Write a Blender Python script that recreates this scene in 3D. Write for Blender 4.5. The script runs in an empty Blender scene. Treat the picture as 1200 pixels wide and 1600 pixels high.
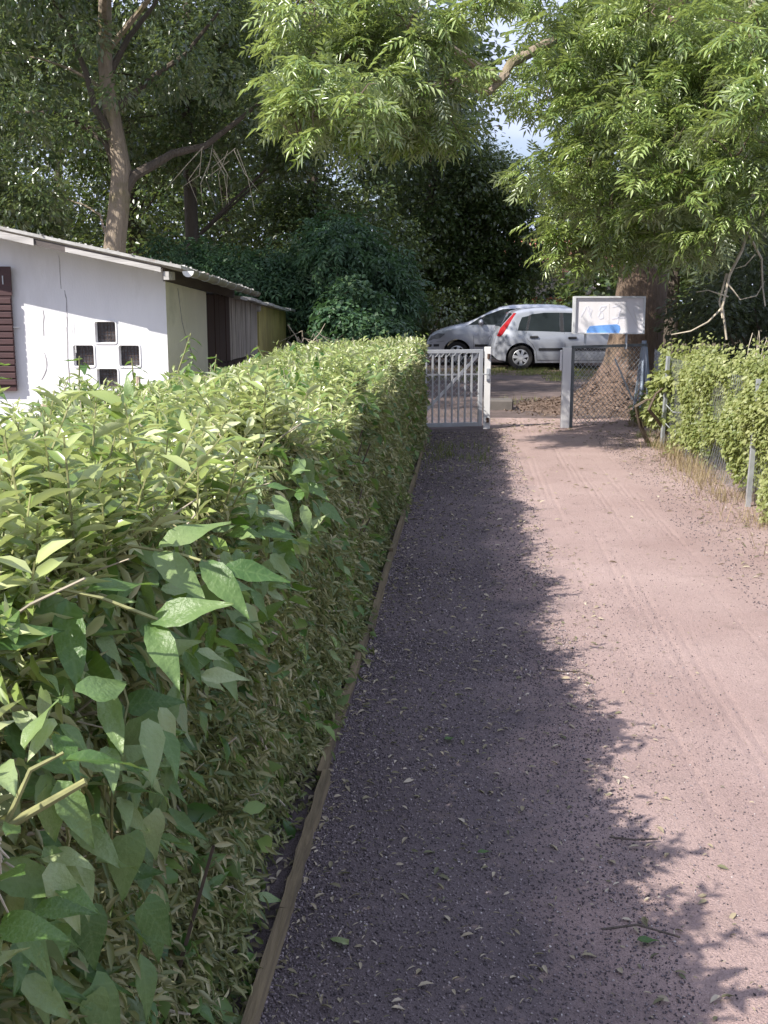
import bpy, bmesh, math, random
import numpy as np
from mathutils import Vector, Matrix

random.seed(7)
rng = np.random.RandomState(11)
scene = bpy.context.scene
C = scene.collection

# ------------------------------------------------------------------ camera, sky, sun, exposure
cam_d = bpy.data.cameras.new('camera')
cam = bpy.data.objects.new('camera', cam_d)
C.objects.link(cam)
cam.location = (0, 0, 1.58)
cam.rotation_euler = (math.radians(90 - 10.856), 0, math.radians(4.328))
cam_d.sensor_fit = 'VERTICAL'
cam_d.sensor_height = 24
cam_d.lens = 24 * 1700 / 1600
cam_d.clip_start = 0.05
cam_d.clip_end = 600
scene.camera = cam

SUN_TO = Vector((-0.84, -0.68, 1.0)).normalized()      # towards the sun
world = bpy.data.worlds.new('World')
scene.world = world
world.use_nodes = True
wn = world.node_tree.nodes
sky = wn.new('ShaderNodeTexSky')
sky.sky_type = 'NISHITA'
sky.sun_disc = False
sky.sun_elevation = math.asin(SUN_TO.z)
sky.sun_rotation = math.atan2(SUN_TO.x, SUN_TO.y)
sky.air_density = 1.0
sky.dust_density = 1.5
sky.ozone_density = 1.0
bg = wn['Background']
bg.inputs['Strength'].default_value = 0.088
wl_ = world.node_tree.links
wtc = wn.new('ShaderNodeTexCoord')
wmap = wn.new('ShaderNodeMapping')
wmap.inputs['Scale'].default_value = (1, 1, 2.2)
wl_.new(wtc.outputs['Generated'], wmap.inputs['Vector'])
wno = wn.new('ShaderNodeTexNoise')                      # broken bright cloud over the whole sky
wno.inputs['Scale'].default_value = 2.6
wno.inputs['Detail'].default_value = 7
wl_.new(wmap.outputs['Vector'], wno.inputs['Vector'])
wrm = wn.new('ShaderNodeValToRGB')
wrm.color_ramp.elements[0].position = 0.32
wrm.color_ramp.elements[1].position = 0.46
wl_.new(wno.outputs['Fac'], wrm.inputs['Fac'])
wmx = wn.new('ShaderNodeMixRGB')
wmx.inputs['Color2'].default_value = (6.2, 6.9, 9.4, 1)
wl_.new(wrm.outputs['Color'], wmx.inputs['Fac'])
wl_.new(sky.outputs[0], wmx.inputs['Color1'])
wl_.new(wmx.outputs['Color'], bg.inputs['Color'])

sun_d = bpy.data.lights.new('sun', 'SUN')
sun_d.energy = 5.0
sun_d.angle = math.radians(0.5)
sun_d.color = (1.0, 0.95, 0.87)
sun = bpy.data.objects.new('sun', sun_d)
C.objects.link(sun)
sun.location = SUN_TO * 60
sun.rotation_euler = (-SUN_TO).to_track_quat('-Z', 'Y').to_euler()

scene.view_settings.view_transform = 'Standard'
scene.view_settings.look = 'None'
scene.view_settings.exposure = 0.66
scene.view_settings.gamma = 1.0
scene.render.engine = 'CYCLES'
scene.cycles.max_bounces = 8
scene.cycles.transparent_max_bounces = 8

# ------------------------------------------------------------------ helpers
def wl(o):
    v = Vector((0, 0, 0))
    while o is not None:
        v += o.location
        o = o.parent
    return v

def tag(o, label=None, cat=None, group=None, kind=None):
    if label: o['label'] = label
    if cat: o['category'] = cat
    if group: o['group'] = group
    if kind: o['kind'] = kind
    return o

def thing(name, label, cat, loc=(0, 0, 0), rz=0, group=None):
    o = bpy.data.objects.new(name, None)
    o.empty_display_size = 0.2
    C.objects.link(o)
    o.location = loc
    o.rotation_euler = (0, 0, rz)
    return tag(o, label, cat, group)

def npmesh(name, V, F, mat, parent=None, smooth=False, local=False, kind=None):
    """V (N,3); F (M,k) array, or list of such arrays"""
    V = np.asarray(V, dtype=np.float64)
    if parent is not None and not local:
        V = V - np.array(wl(parent))
    Fs = F if isinstance(F, list) else [F]
    me = bpy.data.meshes.new(name)
    me.vertices.add(len(V))
    me.vertices.foreach_set('co', V.astype(np.float32).ravel())
    li = np.concatenate([np.asarray(f, dtype=np.int32).ravel() for f in Fs])
    tot = np.concatenate([np.full(len(f), np.asarray(f).shape[1], dtype=np.int32) for f in Fs])
    st = np.concatenate([[0], np.cumsum(tot)[:-1]]).astype(np.int32)
    me.loops.add(len(li))
    me.loops.foreach_set('vertex_index', li)
    me.polygons.add(len(tot))
    me.polygons.foreach_set('loop_start', st)
    try:
        me.polygons.foreach_set('loop_total', tot)
    except Exception:
        pass
    me.update(calc_edges=True)
    if smooth:
        me.polygons.foreach_set('use_smooth', np.ones(len(tot), dtype=bool))
    me.materials.append(mat)
    o = bpy.data.objects.new(name, me)
    C.objects.link(o)
    if parent is not None: o.parent = parent
    if kind: o['kind'] = kind
    return o

class MB:
    """collects simple solids and builds them as ONE mesh object"""
    def __init__(s): s.v, s.f = [], []
    def add(s, V, F):
        n = len(s.v)
        s.v += [tuple(map(float, p)) for p in V]
        s.f += [tuple(i + n for i in f) for f in F]
        return s
    def box(s, x0, x1, y0, y1, z0, z1, bev=0.0):
        if bev <= 0:
            V = [(x, y, z) for z in (z0, z1) for y in (y0, y1) for x in (x0, x1)]
            return s.add(V, [(0, 2, 3, 1), (4, 5, 7, 6), (0, 1, 5, 4), (2, 6, 7, 3), (0, 4, 6, 2), (1, 3, 7, 5)])
        bm = bmesh.new()
        bmesh.ops.create_cube(bm, size=1, matrix=Matrix.Translation(((x0 + x1) / 2, (y0 + y1) / 2, (z0 + z1) / 2)) @ Matrix.Diagonal((x1 - x0, y1 - y0, z1 - z0, 1)))
        bmesh.ops.bevel(bm, geom=bm.edges[:], offset=bev, segments=1, affect='EDGES')
        bm.verts.index_update()
        s.add([v.co for v in bm.verts], [[v.index for v in f.verts] for f in bm.faces])
        bm.free()
        return s
    def bar(s, p0, p1, w, h, up=(0, 0, 1)):
        p0, p1 = Vector(p0), Vector(p1)
        d = (p1 - p0).normalized()
        x = d.cross(Vector(up))
        if x.length < 1e-4: x = d.cross(Vector((0, 1, 0)))
        x.normalize(); z = x.cross(d)
        V = [p + x * (a * w / 2) + z * (b * h / 2) for p in (p0, p1) for a, b in ((-1, -1), (1, -1), (1, 1), (-1, 1))]
        return s.add(V, [(0, 1, 2, 3), (7, 6, 5, 4), (0, 4, 5, 1), (1, 5, 6, 2), (2, 6, 7, 3), (3, 7, 4, 0)])
    def tube(s, pts, rad, n=8, cap=True):
        pts = [Vector(p) for p in pts]
        if not hasattr(rad, '__len__'): rad = [rad] * len(pts)
        V, F = [], []
        ref = None
        for i, p in enumerate(pts):
            d = (pts[min(i + 1, len(pts) - 1)] - pts[max(i - 1, 0)]).normalized()
            if ref is None:
                ref = d.orthogonal().normalized()
            ref = (ref - d * ref.dot(d))
            ref = ref.normalized() if ref.length > 1e-5 else d.orthogonal().normalized()
            b = d.cross(ref)
            for k in range(n):
                a = 2 * math.pi * k / n
                V.append(p + (ref * math.cos(a) + b * math.sin(a)) * rad[i])
        for i in range(len(pts) - 1):
            for k in range(n):
                F.append((i * n + k, i * n + (k + 1) % n, (i + 1) * n + (k + 1) % n, (i + 1) * n + k))
        if cap:
            F.append(tuple(range(n - 1, -1, -1)))
            F.append(tuple(range((len(pts) - 1) * n, len(pts) * n)))
        return s.add(V, F)
    def prism(s, poly, axis, a0, a1):
        """poly: 2-D outline; axis the extrusion axis ('x','y','z')"""
        def P(u, v, a): return {'x': (a, u, v), 'y': (u, a, v), 'z': (u, v, a)}[axis]
        n = len(poly)
        V = [P(u, v, a0) for u, v in poly] + [P(u, v, a1) for u, v in poly]
        F = [tuple(range(n - 1, -1, -1)), tuple(range(n, 2 * n))] + [(i, (i + 1) % n, n + (i + 1) % n, n + i) for i in range(n)]
        return s.add(V, F)
    def build(s, name, mat, parent=None, smooth=False, local=False, kind=None):
        off = Vector((0, 0, 0)) if (parent is None or local) else wl(parent)
        me = bpy.data.meshes.new(name)
        me.from_pydata([Vector(v) - off for v in s.v], [], s.f)
        bm = bmesh.new(); bm.from_mesh(me)
        bmesh.ops.recalc_face_normals(bm, faces=bm.faces[:])
        bm.to_mesh(me); bm.free()
        if smooth:
            me.polygons.foreach_set('use_smooth', np.ones(len(me.polygons), dtype=bool))
            try: me.set_sharp_from_angle(angle=math.radians(40))
            except Exception: pass
        me.materials.append(mat)
        o = bpy.data.objects.new(name, me)
        C.objects.link(o)
        if parent is not None: o.parent = parent
        if kind: o['kind'] = kind
        return o

def leaf_attr(me, L):
    a = me.attributes.new('leaf_co', 'FLOAT_VECTOR', 'POINT')
    a.data.foreach_set('vector', np.asarray(L, dtype=np.float32).ravel())

def instance(name, me, M, parent=None, **k):
    """one more object on shared mesh data, at world matrix M"""
    o = bpy.data.objects.new(name, me)
    C.objects.link(o)
    if parent is not None:
        o.parent = parent
        M = Matrix.Translation(-wl(parent)) @ M
    o.matrix_local = M
    return o

def nrm(a): return a / np.maximum(np.linalg.norm(a, axis=-1, keepdims=True), 1e-9)

def frames(d, n):
    y = nrm(d); x = nrm(np.cross(y, n)); z = np.cross(x, y)
    return np.stack([x, y, z], axis=-1)

def scatter(T, F, P, R, S):
    S = np.asarray(S, dtype=float)
    S = S[:, None, None] if S.ndim == 1 else S[:, None, :]
    L = T[None] * S
    V = np.einsum('nij,nvj->nvi', R, L) + P[:, None, :]
    n, v = len(P), len(T)
    Fs = [(np.asarray(f)[None] + (np.arange(n) * v)[:, None, None]).reshape(-1, np.asarray(f).shape[1]) for f in (F if isinstance(F, list) else [F])]
    return V.reshape(-1, 3), Fs

def join(parts):
    V, Fs, off = [], {}, 0
    for v, f in parts:
        V.append(v)
        for a in (f if isinstance(f, list) else [f]):
            Fs.setdefault(a.shape[1], []).append(np.asarray(a) + off)
        off += len(v)
    return np.concatenate(V), [np.concatenate(x) for x in Fs.values()]

# ------------------------------------------------------------------ materials
def nodemat(name):
    m = bpy.data.materials.new(name)
    m.use_nodes = True
    nt = m.node_tree
    return m, nt, nt.nodes, nt.links, nt.nodes['Principled BSDF']

def ramp(nt, stops, fac=None, interp='LINEAR'):
    r = nt.nodes.new('ShaderNodeValToRGB')
    r.color_ramp.interpolation = interp
    e = r.color_ramp.elements
    while len(e) < len(stops): e.new(0.5)
    for i, (p, c) in enumerate(stops):
        e[i].position = p
        e[i].color = (*c, 1) if len(c) == 3 else c
    if fac is not None: nt.links.new(fac, r.inputs['Fac'])
    return r

def tex(nt, kind='Noise', scale=5, detail=4, vec=None, rough=0.55, **k):
    t = nt.nodes.new('ShaderNodeTex' + kind)
    if 'Scale' in t.inputs: t.inputs['Scale'].default_value = scale
    if 'Detail' in t.inputs: t.inputs['Detail'].default_value = detail
    if 'Roughness' in t.inputs: t.inputs['Roughness'].default_value = rough
    for a, b in k.items(): t.inputs[a].default_value = b
    if vec is not None: nt.links.new(vec, t.inputs['Vector'])
    return t

def coords(nt, scale=(1, 1, 1), kind='Object'):
    tc = nt.nodes.new('ShaderNodeTexCoord')
    mp = nt.nodes.new('ShaderNodeMapping')
    mp.inputs['Scale'].default_value = scale
    nt.links.new(tc.outputs[kind], mp.inputs['Vector'])
    return mp.outputs['Vector']

def mixc(nt, fac, a, b, mode='MIX'):
    m = nt.nodes.new('ShaderNodeMix')
    m.data_type = 'RGBA'; m.blend_type = mode
    for s, v in ((m.inputs['Factor'], fac), (m.inputs['A'], a), (m.inputs['B'], b)):
        pass
    ins = [i for i in m.inputs if i.enabled]
    for s, v in zip(ins, (fac, a, b)):
        if hasattr(v, 'links'): nt.links.new(v, s)
        elif isinstance(v, (int, float)): s.default_value = v
        else: s.default_value = (*v, 1) if len(v) == 3 else v
    return [o for o in m.outputs if o.enabled][0]

def bump(nt, h, strength=0.5, dist=0.01, prev=None):
    b = nt.nodes.new('ShaderNodeBump')
    b.inputs['Strength'].default_value = strength
    b.inputs['Distance'].default_value = dist
    nt.links.new(h, b.inputs['Height'])
    if prev is not None: nt.links.new(prev, b.inputs['Normal'])
    return b.outputs['Normal']

def plain(name, c, rough=0.6, metal=0.0, var=0.15, scale=8, bumps=0.0, stretch=(1, 1, 1), dirt=None, bscale=None):
    m, nt, N, L, p = nodemat(name)
    v = coords(nt, stretch)
    t = tex(nt, scale=scale, vec=v, detail=5)
    lo = tuple(x * (1 - var) for x in c); hi = tuple(min(1, x * (1 + var)) for x in c)
    r = ramp(nt, [(0.3, lo), (0.7, hi)], t.outputs['Fac'])
    col = r.outputs['Color']
    if dirt:
        t2 = tex(nt, scale=scale * 0.45, vec=v, detail=8, rough=0.7)
        rr = ramp(nt, [(dirt[1], (0, 0, 0)), (dirt[1] + 0.18, (1, 1, 1))], t2.outputs['Fac'])
        col = mixc(nt, rr.outputs['Color'], col, dirt[0])
    L.new(col, p.inputs['Base Color'])
    rr2 = ramp(nt, [(0.3, (max(0, rough - 0.1),) * 3), (0.7, (min(1, rough + 0.1),) * 3)], t.outputs['Fac'])
    L.new(rr2.outputs['Color'], p.inputs['Roughness'])
    p.inputs['Metallic'].default_value = metal
    if bumps:
        tb = tex(nt, scale=bscale or scale * 4, vec=v, detail=6)
        L.new(bump(nt, tb.outputs['Fac'], 0.7, bumps), p.inputs['Normal'])
    return m

def leafmat(name, stops, trans=(0.25, 0.38, 0.05), tw=0.35, back=None, rough=0.45, spec=0.5, clump=1.2, veins=None, objrand=False):
    """two-sided leaf: varied colour per leaf and per clump, paler underside, light shining through"""
    m, nt, N, L, p = nodemat(name)
    g = N.new('ShaderNodeNewGeometry')
    v = coords(nt)
    if objrand:
        oi = N.new('ShaderNodeObjectInfo'); rnd = oi.outputs['Random']
    else:
        rnd = g.outputs['Random Per Island']
    tn = tex(nt, scale=clump, vec=g.outputs['Position'], detail=2)
    mm = N.new('ShaderNodeMath'); mm.operation = 'MULTIPLY_ADD'
    L.new(rnd, mm.inputs[0]); mm.inputs[1].default_value = 0.65
    m2 = N.new('ShaderNodeMath'); m2.operation = 'MULTIPLY_ADD'
    L.new(tn.outputs['Fac'], m2.inputs[0]); m2.inputs[1].default_value = 0.8; m2.inputs[2].default_value = -0.23
    L.new(m2.outputs[0], mm.inputs[2])
    r = ramp(nt, stops, mm.outputs[0])
    col = r.outputs['Color']
    nrm_ = None
    if veins:
        sx = N.new('ShaderNodeSeparateXYZ'); tc = N.new('ShaderNodeAttribute'); tc.attribute_name = 'leaf_co'
        L.new(tc.outputs['Vector'], sx.inputs[0])
        ab = N.new('ShaderNodeMath'); ab.operation = 'ABSOLUTE'; L.new(sx.outputs['X'], ab.inputs[0])
        ma = N.new('ShaderNodeMath'); ma.operation = 'MULTIPLY_ADD'
        L.new(ab.outputs[0], ma.inputs[0]); ma.inputs[1].default_value = -0.75; L.new(sx.outputs['Y'], ma.inputs[2])
        ms = N.new('ShaderNodeMath'); ms.operation = 'MULTIPLY'; L.new(ma.outputs[0], ms.inputs[0]); ms.inputs[1].default_value = veins
        fr = N.new('ShaderNodeMath'); fr.operation = 'FRACT'; L.new(ms.outputs[0], fr.inputs[0])
        pp = N.new('ShaderNodeMath'); pp.operation = 'PINGPONG'; L.new(fr.outputs[0], pp.inputs[0]); pp.inputs[1].default_value = 0.5
        rs = ramp(nt, [(0.0, (1, 1, 1)), (0.16, (0, 0, 0))], pp.outputs[0])
        rm = ramp(nt, [(0.0, (1, 1, 1)), (0.022, (0, 0, 0))], ab.outputs[0])
        vm = N.new('ShaderNodeMath'); vm.operation = 'MAXIMUM'
        L.new(rs.outputs['Color'], vm.inputs[0]); L.new(rm.outputs['Color'], vm.inputs[1])
        vf = N.new('ShaderNodeMath'); vf.operation = 'MULTIPLY'; L.new(vm.outputs[0], vf.inputs[0]); vf.inputs[1].default_value = 0.16
        col = mixc(nt, vf.outputs[0], col, (0.30, 0.42, 0.16))
        nz = tex(nt, scale=14, vec=tc.outputs['Vector'], detail=3)
        n1 = bump(nt, nz.outputs['Fac'], 0.5, 0.004)
        nrm_ = bump(nt, vm.outputs[0], -0.6, 0.003, n1)
    if back is not None:
        mf = N.new('ShaderNodeMath'); mf.operation = 'MULTIPLY'; L.new(g.outputs['Backfacing'], mf.inputs[0]); mf.inputs[1].default_value = 0.75
        col = mixc(nt, mf.outputs[0], col, back)
    L.new(col, p.inputs['Base Color'])
    p.inputs['Roughness'].default_value = rough
    p.inputs['Specular IOR Level'].default_value = spec
    if nrm_ is not None: L.new(nrm_, p.inputs['Normal'])
    t = N.new('ShaderNodeBsdfTranslucent')
    tcol = mixc(nt, 0.6, col, trans)
    L.new(tcol, t.inputs['Color'])
    mx = N.new('ShaderNodeMixShader'); mx.inputs[0].default_value = tw
    L.new(p.outputs[0], mx.inputs[1]); L.new(t.outputs[0], mx.inputs[2])
    L.new(mx.outputs[0], N['Material Output'].inputs['Surface'])
    return m

def barkmat(name, c1, c2, ridges=10, moss=None):
    m, nt, N, L, p = nodemat(name)
    v = coords(nt, (1, 1, 0.22))
    t = tex(nt, scale=ridges, vec=v, detail=7, rough=0.65)
    vo = tex(nt, 'Voronoi', scale=ridges * 1.3, vec=v)
    r = ramp(nt, [(0.3, c1), (0.7, c2)], t.outputs['Fac'])
    col = mixc(nt, 0.5, r.outputs['Color'], ramp(nt, [(0.0, tuple(x * 0.55 for x in c1)), (0.5, c2)], vo.outputs['Distance']).outputs['Color'])
    if moss:
        t2 = tex(nt, scale=2.5, vec=coords(nt), detail=5)
        col = mixc(nt, ramp(nt, [(0.5, (0, 0, 0)), (0.65, (0.7,) * 3)], t2.outputs['Fac']).outputs['Color'], col, moss)
    L.new(col, p.inputs['Base Color'])
    p.inputs['Roughness'].default_value = 0.9
    n1 = bump(nt, t.outputs['Fac'], 0.9, 0.03)
    L.new(bump(nt, vo.outputs['Distance'], 0.8, 0.03, n1), p.inputs['Normal'])
    return m

M = {}
M['ground'] = plain('soil', (0.13, 0.10, 0.07), 0.95, var=0.35, scale=3, bumps=0.03, dirt=((0.10, 0.11, 0.045), 0.5), bscale=25)

def path_mat():
    m, nt, N, L, p = nodemat('red_grit')
    v = coords(nt)
    big = tex(nt, scale=0.9, vec=v, detail=5)
    fine = tex(nt, scale=160, vec=v, detail=4, rough=0.7)
    grit = tex(nt, 'Voronoi', scale=120, vec=v)
    gr2 = tex(nt, 'Voronoi', scale=260, vec=v)
    sx = N.new('ShaderNodeSeparateXYZ'); L.new(v, sx.inputs[0])
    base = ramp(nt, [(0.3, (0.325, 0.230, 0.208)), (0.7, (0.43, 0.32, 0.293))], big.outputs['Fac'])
    coarse_shaded = ramp(nt, [(0.3, (0.118, 0.094, 0.098)), (0.7, (0.185, 0.148, 0.152))], big.outputs['Fac'])
    # coarser, greyer grit towards the hedge, its colour darkened for the hedge's shadow, with a ragged transition
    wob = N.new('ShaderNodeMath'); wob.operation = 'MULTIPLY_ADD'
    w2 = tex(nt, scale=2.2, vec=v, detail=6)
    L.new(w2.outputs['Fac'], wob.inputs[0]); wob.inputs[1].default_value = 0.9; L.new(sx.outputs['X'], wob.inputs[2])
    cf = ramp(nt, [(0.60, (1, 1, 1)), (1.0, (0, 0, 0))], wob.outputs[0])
    col = mixc(nt, cf.outputs['Color'], base.outputs['Color'], coarse_shaded.outputs['Color'])
    spk = ramp(nt, [(0.0, (0.62,) * 3), (0.5, (1.0,) * 3), (1.0, (1.22,) * 3)], grit.outputs['Color'])
    col = mixc(nt, 0.8, col, spk.outputs['Color'], 'MULTIPLY')
    fr = ramp(nt, [(0.3, (0.8,) * 3), (0.7, (1.15,) * 3)], fine.outputs['Fac'])
    col = mixc(nt, 0.8, col, fr.outputs['Color'], 'MULTIPLY')
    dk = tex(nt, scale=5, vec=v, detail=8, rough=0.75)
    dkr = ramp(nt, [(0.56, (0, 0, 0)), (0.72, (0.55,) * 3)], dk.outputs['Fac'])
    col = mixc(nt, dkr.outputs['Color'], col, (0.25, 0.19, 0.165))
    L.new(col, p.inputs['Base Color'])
    p.inputs['Roughness'].default_value = 0.95
    p.inputs['Specular IOR Level'].default_value = 0.25
    n1 = bump(nt, grit.outputs['Distance'], 0.8, 0.006)
    n2 = bump(nt, gr2.outputs['Distance'], 0.6, 0.003, n1)
    n3 = bump(nt, dk.outputs['Fac'], 0.5, 0.02, n2)
    L.new(n3, p.inputs['Normal'])
    return m
M['path'] = path_mat()

M['dirt'] = plain('dirt_track', (0.125, 0.092, 0.084), 0.95, var=0.4, scale=2.5, bumps=0.02, dirt=((0.07, 0.052, 0.046), 0.5), bscale=60)
def pebble_mat():
    m, nt, N, L, p = nodemat('gravel_stone')
    g = N.new('ShaderNodeNewGeometry')
    r = ramp(nt, [(0, (0.050, 0.041, 0.044)), (0.4, (0.13, 0.105, 0.112)), (0.8, (0.215, 0.175, 0.18)), (0.98, (0.35, 0.295, 0.29)), (1, (0.55, 0.50, 0.47))], g.outputs['Random Per Island'])
    L.new(r.outputs['Color'], p.inputs['Base Color'])
    p.inputs['Roughness'].default_value = 0.85
    return m
M['pebble'] = pebble_mat()

M['plaster'] = plain('white_plaster', (0.79, 0.78, 0.795), 0.9, var=0.06, scale=2.2, bumps=0.004, dirt=((0.69, 0.675, 0.68), 0.57), bscale=40, stretch=(1.6, 1.6, 0.45))
M['cream'] = plain('cream_plaster', (0.70, 0.68, 0.55), 0.9, var=0.08, scale=2.0, bumps=0.004, dirt=((0.52, 0.51, 0.41), 0.58), bscale=40)
M['crack'] = plain('crack_grey', (0.32, 0.30, 0.31), 0.95)  # plain grey for the thin strips that draw the wall cracks
M['patch'] = plain('filler_plaster', (0.84, 0.83, 0.82), 0.9, var=0.04, scale=20, bumps=0.004)
M['fascia'] = plain('weathered_board', (0.44, 0.42, 0.40), 0.9, var=0.3, scale=6, bumps=0.006, stretch=(0.3, 3, 3), dirt=((0.16, 0.13, 0.11), 0.52))
M['fascia_dark'] = plain('dark_board', (0.10, 0.085, 0.08), 0.85, var=0.3, scale=6, bumps=0.005, stretch=(1, 0.3, 3))
M['roofing'] = plain('mossy_roof_sheet', (0.42, 0.41, 0.39), 0.9, var=0.25, scale=5, bumps=0.01, dirt=((0.17, 0.10, 0.07), 0.56))
M['gutter'] = plain('zinc_gutter', (0.30, 0.30, 0.25), 0.5, metal=0.3, var=0.2, scale=5, dirt=((0.16, 0.15, 0.10), 0.56))
M['white_cap'] = plain('white_plastic', (0.75, 0.74, 0.72), 0.5, var=0.05)
M['shutter'] = plain('brown_shutter_paint', (0.060, 0.027, 0.028), 0.65, var=0.25, scale=9, bumps=0.002, stretch=(0.3, 1, 3))
M['dark_pane'] = plain('wired_glass', (0.055, 0.052, 0.056), 0.3, var=0.5, scale=14, dirt=((0.17, 0.16, 0.16), 0.52), bumps=0.004)
M['wood_red'] = plain('red_brown_boards', (0.052, 0.030, 0.024), 0.85, var=0.35, scale=5, bumps=0.004, stretch=(4, 4, 0.35))
M['wood_grey'] = plain('grey_boards', (0.35, 0.31, 0.275), 0.9, var=0.4, scale=5, bumps=0.005, stretch=(5, 5, 0.35), dirt=((0.11, 0.09, 0.085), 0.55))
M['wood_ochre'] = plain('ochre_sheet', (0.43, 0.37, 0.14), 0.8, var=0.3, scale=2, bumps=0.004, stretch=(1, 1, 0.6), dirt=((0.29, 0.245, 0.10), 0.5))
M['edging'] = plain('edging_timber', (0.17, 0.13, 0.075), 0.95, var=0.45, scale=7, bumps=0.005, stretch=(4, 0.3, 4), dirt=((0.10, 0.085, 0.055), 0.52))
M['stake'] = plain('old_stake', (0.38, 0.29, 0.24), 0.9, var=0.3, scale=7, bumps=0.004, stretch=(4, 4, 0.4))
M['gate_paint'] = plain('grey_gate_paint', (0.40, 0.41, 0.43), 0.45, metal=0.15, var=0.1, scale=6, dirt=((0.26, 0.25, 0.25), 0.66))
M['post_paint'] = plain('pale_post_paint', (0.62, 0.61, 0.60), 0.5, var=0.08, scale=5, dirt=((0.36, 0.22, 0.16), 0.66), stretch=(2, 2, 0.7))
M['rust'] = plain('rusty_steel', (0.10, 0.06, 0.045), 0.8, metal=0.3, var=0.4, scale=30)
M['galv'] = plain('galvanised_steel', (0.46, 0.48, 0.50), 0.45, metal=0.5, var=0.12, scale=12)
M['wire'] = plain('fence_wire', (0.42, 0.44, 0.46), 0.45, metal=0.5, var=0.15, scale=20)
M['blue_grey'] = plain('blue_grey_post', (0.36, 0.42, 0.50), 0.55, metal=0.1, var=0.15, scale=8, dirt=((0.24, 0.22, 0.2), 0.66))
M['rail'] = plain('dark_rail', (0.15, 0.16, 0.16), 0.6, metal=0.3, var=0.3, scale=10, dirt=((0.35, 0.33, 0.3), 0.62))
M['sign_frame'] = plain('sign_housing', (0.62, 0.63, 0.64), 0.5, metal=0.2, var=0.1, scale=5)
M['sign_face'] = plain('faded_sign_face', (0.74, 0.72, 0.74), 0.5, var=0.04, scale=2.5, dirt=((0.60, 0.57, 0.58), 0.62), stretch=(3, 1, 0.6))
M['faded_ink'] = plain('faded_blue_ink', (0.69, 0.69, 0.765), 0.5, var=0.08, scale=20)
M['scratch'] = plain('grey_scratch', (0.64, 0.61, 0.60), 0.6)
M['sign_blue'] = plain('blue_band', (0.15, 0.34, 0.74), 0.5, var=0.15, scale=9, dirt=((0.34, 0.50, 0.80), 0.55))
M['concrete'] = plain('old_concrete', (0.13, 0.115, 0.105), 0.95, var=0.2, scale=6, bumps=0.006)

def paint_silver(name, c):
    m, nt, N, L, p = nodemat(name)
    L.new(ramp(nt, [(0.3, tuple(x * 0.93 for x in c)), (0.7, c)], tex(nt, scale=3, vec=coords(nt)).outputs['Fac']).outputs['Color'], p.inputs['Base Color'])
    p.inputs['Metallic'].default_value = 0.45
    p.inputs['Roughness'].default_value = 0.38
    p.inputs['Coat Weight'].default_value = 0.6
    p.inputs['Coat Roughness'].default_value = 0.06
    return m
M['silver'] = paint_silver('silver_paint', (0.43, 0.45, 0.50))
M['silver2'] = paint_silver('silver_paint_pale', (0.50, 0.52, 0.57))
M['car_glass'] = plain('car_glass', (0.022, 0.028, 0.032), 0.05, var=0.2, scale=2)
M['black_trim'] = plain('black_plastic', (0.025, 0.025, 0.028), 0.55, var=0.2)
M['seam'] = plain('shut_line', (0.05, 0.05, 0.055), 0.8)
M['tyre'] = plain('tyre_rubber', (0.022, 0.021, 0.021), 0.85, var=0.3, scale=10)
M['rim'] = plain('wheel_silver', (0.62, 0.62, 0.63), 0.4, metal=0.5, var=0.08)
M['tail'] = plain('red_lens', (0.42, 0.022, 0.028), 0.15, var=0.2, scale=6)
M['headlamp'] = plain('clear_lens', (0.17, 0.18, 0.19), 0.08, var=0.6, scale=9)
M['house_wall'] = plain('house_render', (0.78, 0.74, 0.72), 0.9, var=0.05)
M['house_roof'] = plain('red_roof_tiles', (0.40, 0.16, 0.10), 0.85, var=0.25, scale=3)

M['bark_plane'] = barkmat('grey_brown_bark', (0.13, 0.10, 0.075), (0.33, 0.265, 0.20), 9, (0.17, 0.15, 0.06))
M['bark_dark'] = barkmat('dark_bark', (0.045, 0.037, 0.03), (0.12, 0.095, 0.075), 9)
M['bark_ash'] = barkmat('furrowed_bark', (0.05, 0.038, 0.031), (0.24, 0.17, 0.12), 18)
M['twig'] = plain('cut_twig', (0.44, 0.38, 0.29), 0.85, var=0.4, scale=6)
M['twig_dark'] = plain('brown_twig', (0.12, 0.09, 0.065), 0.9, var=0.4, scale=6)
M['stem_yellow'] = plain('yellow_stem', (0.25, 0.25, 0.105), 0.75, var=0.4, scale=30, bumps=0.001)
M['mound'] = plain('leafy_earth', (0.155, 0.105, 0.08), 0.95, var=0.35, scale=14, bumps=0.05, dirt=((0.33, 0.225, 0.175), 0.54), bscale=26)

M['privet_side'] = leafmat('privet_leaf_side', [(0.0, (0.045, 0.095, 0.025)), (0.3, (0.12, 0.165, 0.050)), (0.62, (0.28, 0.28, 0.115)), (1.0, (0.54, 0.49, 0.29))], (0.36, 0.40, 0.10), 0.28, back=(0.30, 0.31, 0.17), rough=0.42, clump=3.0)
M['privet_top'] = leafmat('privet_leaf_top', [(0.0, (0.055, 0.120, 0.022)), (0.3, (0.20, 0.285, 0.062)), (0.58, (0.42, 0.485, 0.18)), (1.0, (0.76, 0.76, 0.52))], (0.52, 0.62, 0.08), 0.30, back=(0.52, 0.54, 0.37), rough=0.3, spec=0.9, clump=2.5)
M['vine_leaf'] = leafmat('vine_leaf', [(0.0, (0.034, 0.090, 0.026)), (0.4, (0.085, 0.17, 0.045)), (0.7, (0.19, 0.28, 0.10)), (0.9, (0.34, 0.40, 0.20)), (1.0, (0.44, 0.42, 0.08))], (0.30, 0.50, 0.03), 0.34, back=(0.17, 0.24, 0.12), rough=0.42, clump=4.0, veins=6.0, objrand=True)
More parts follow.
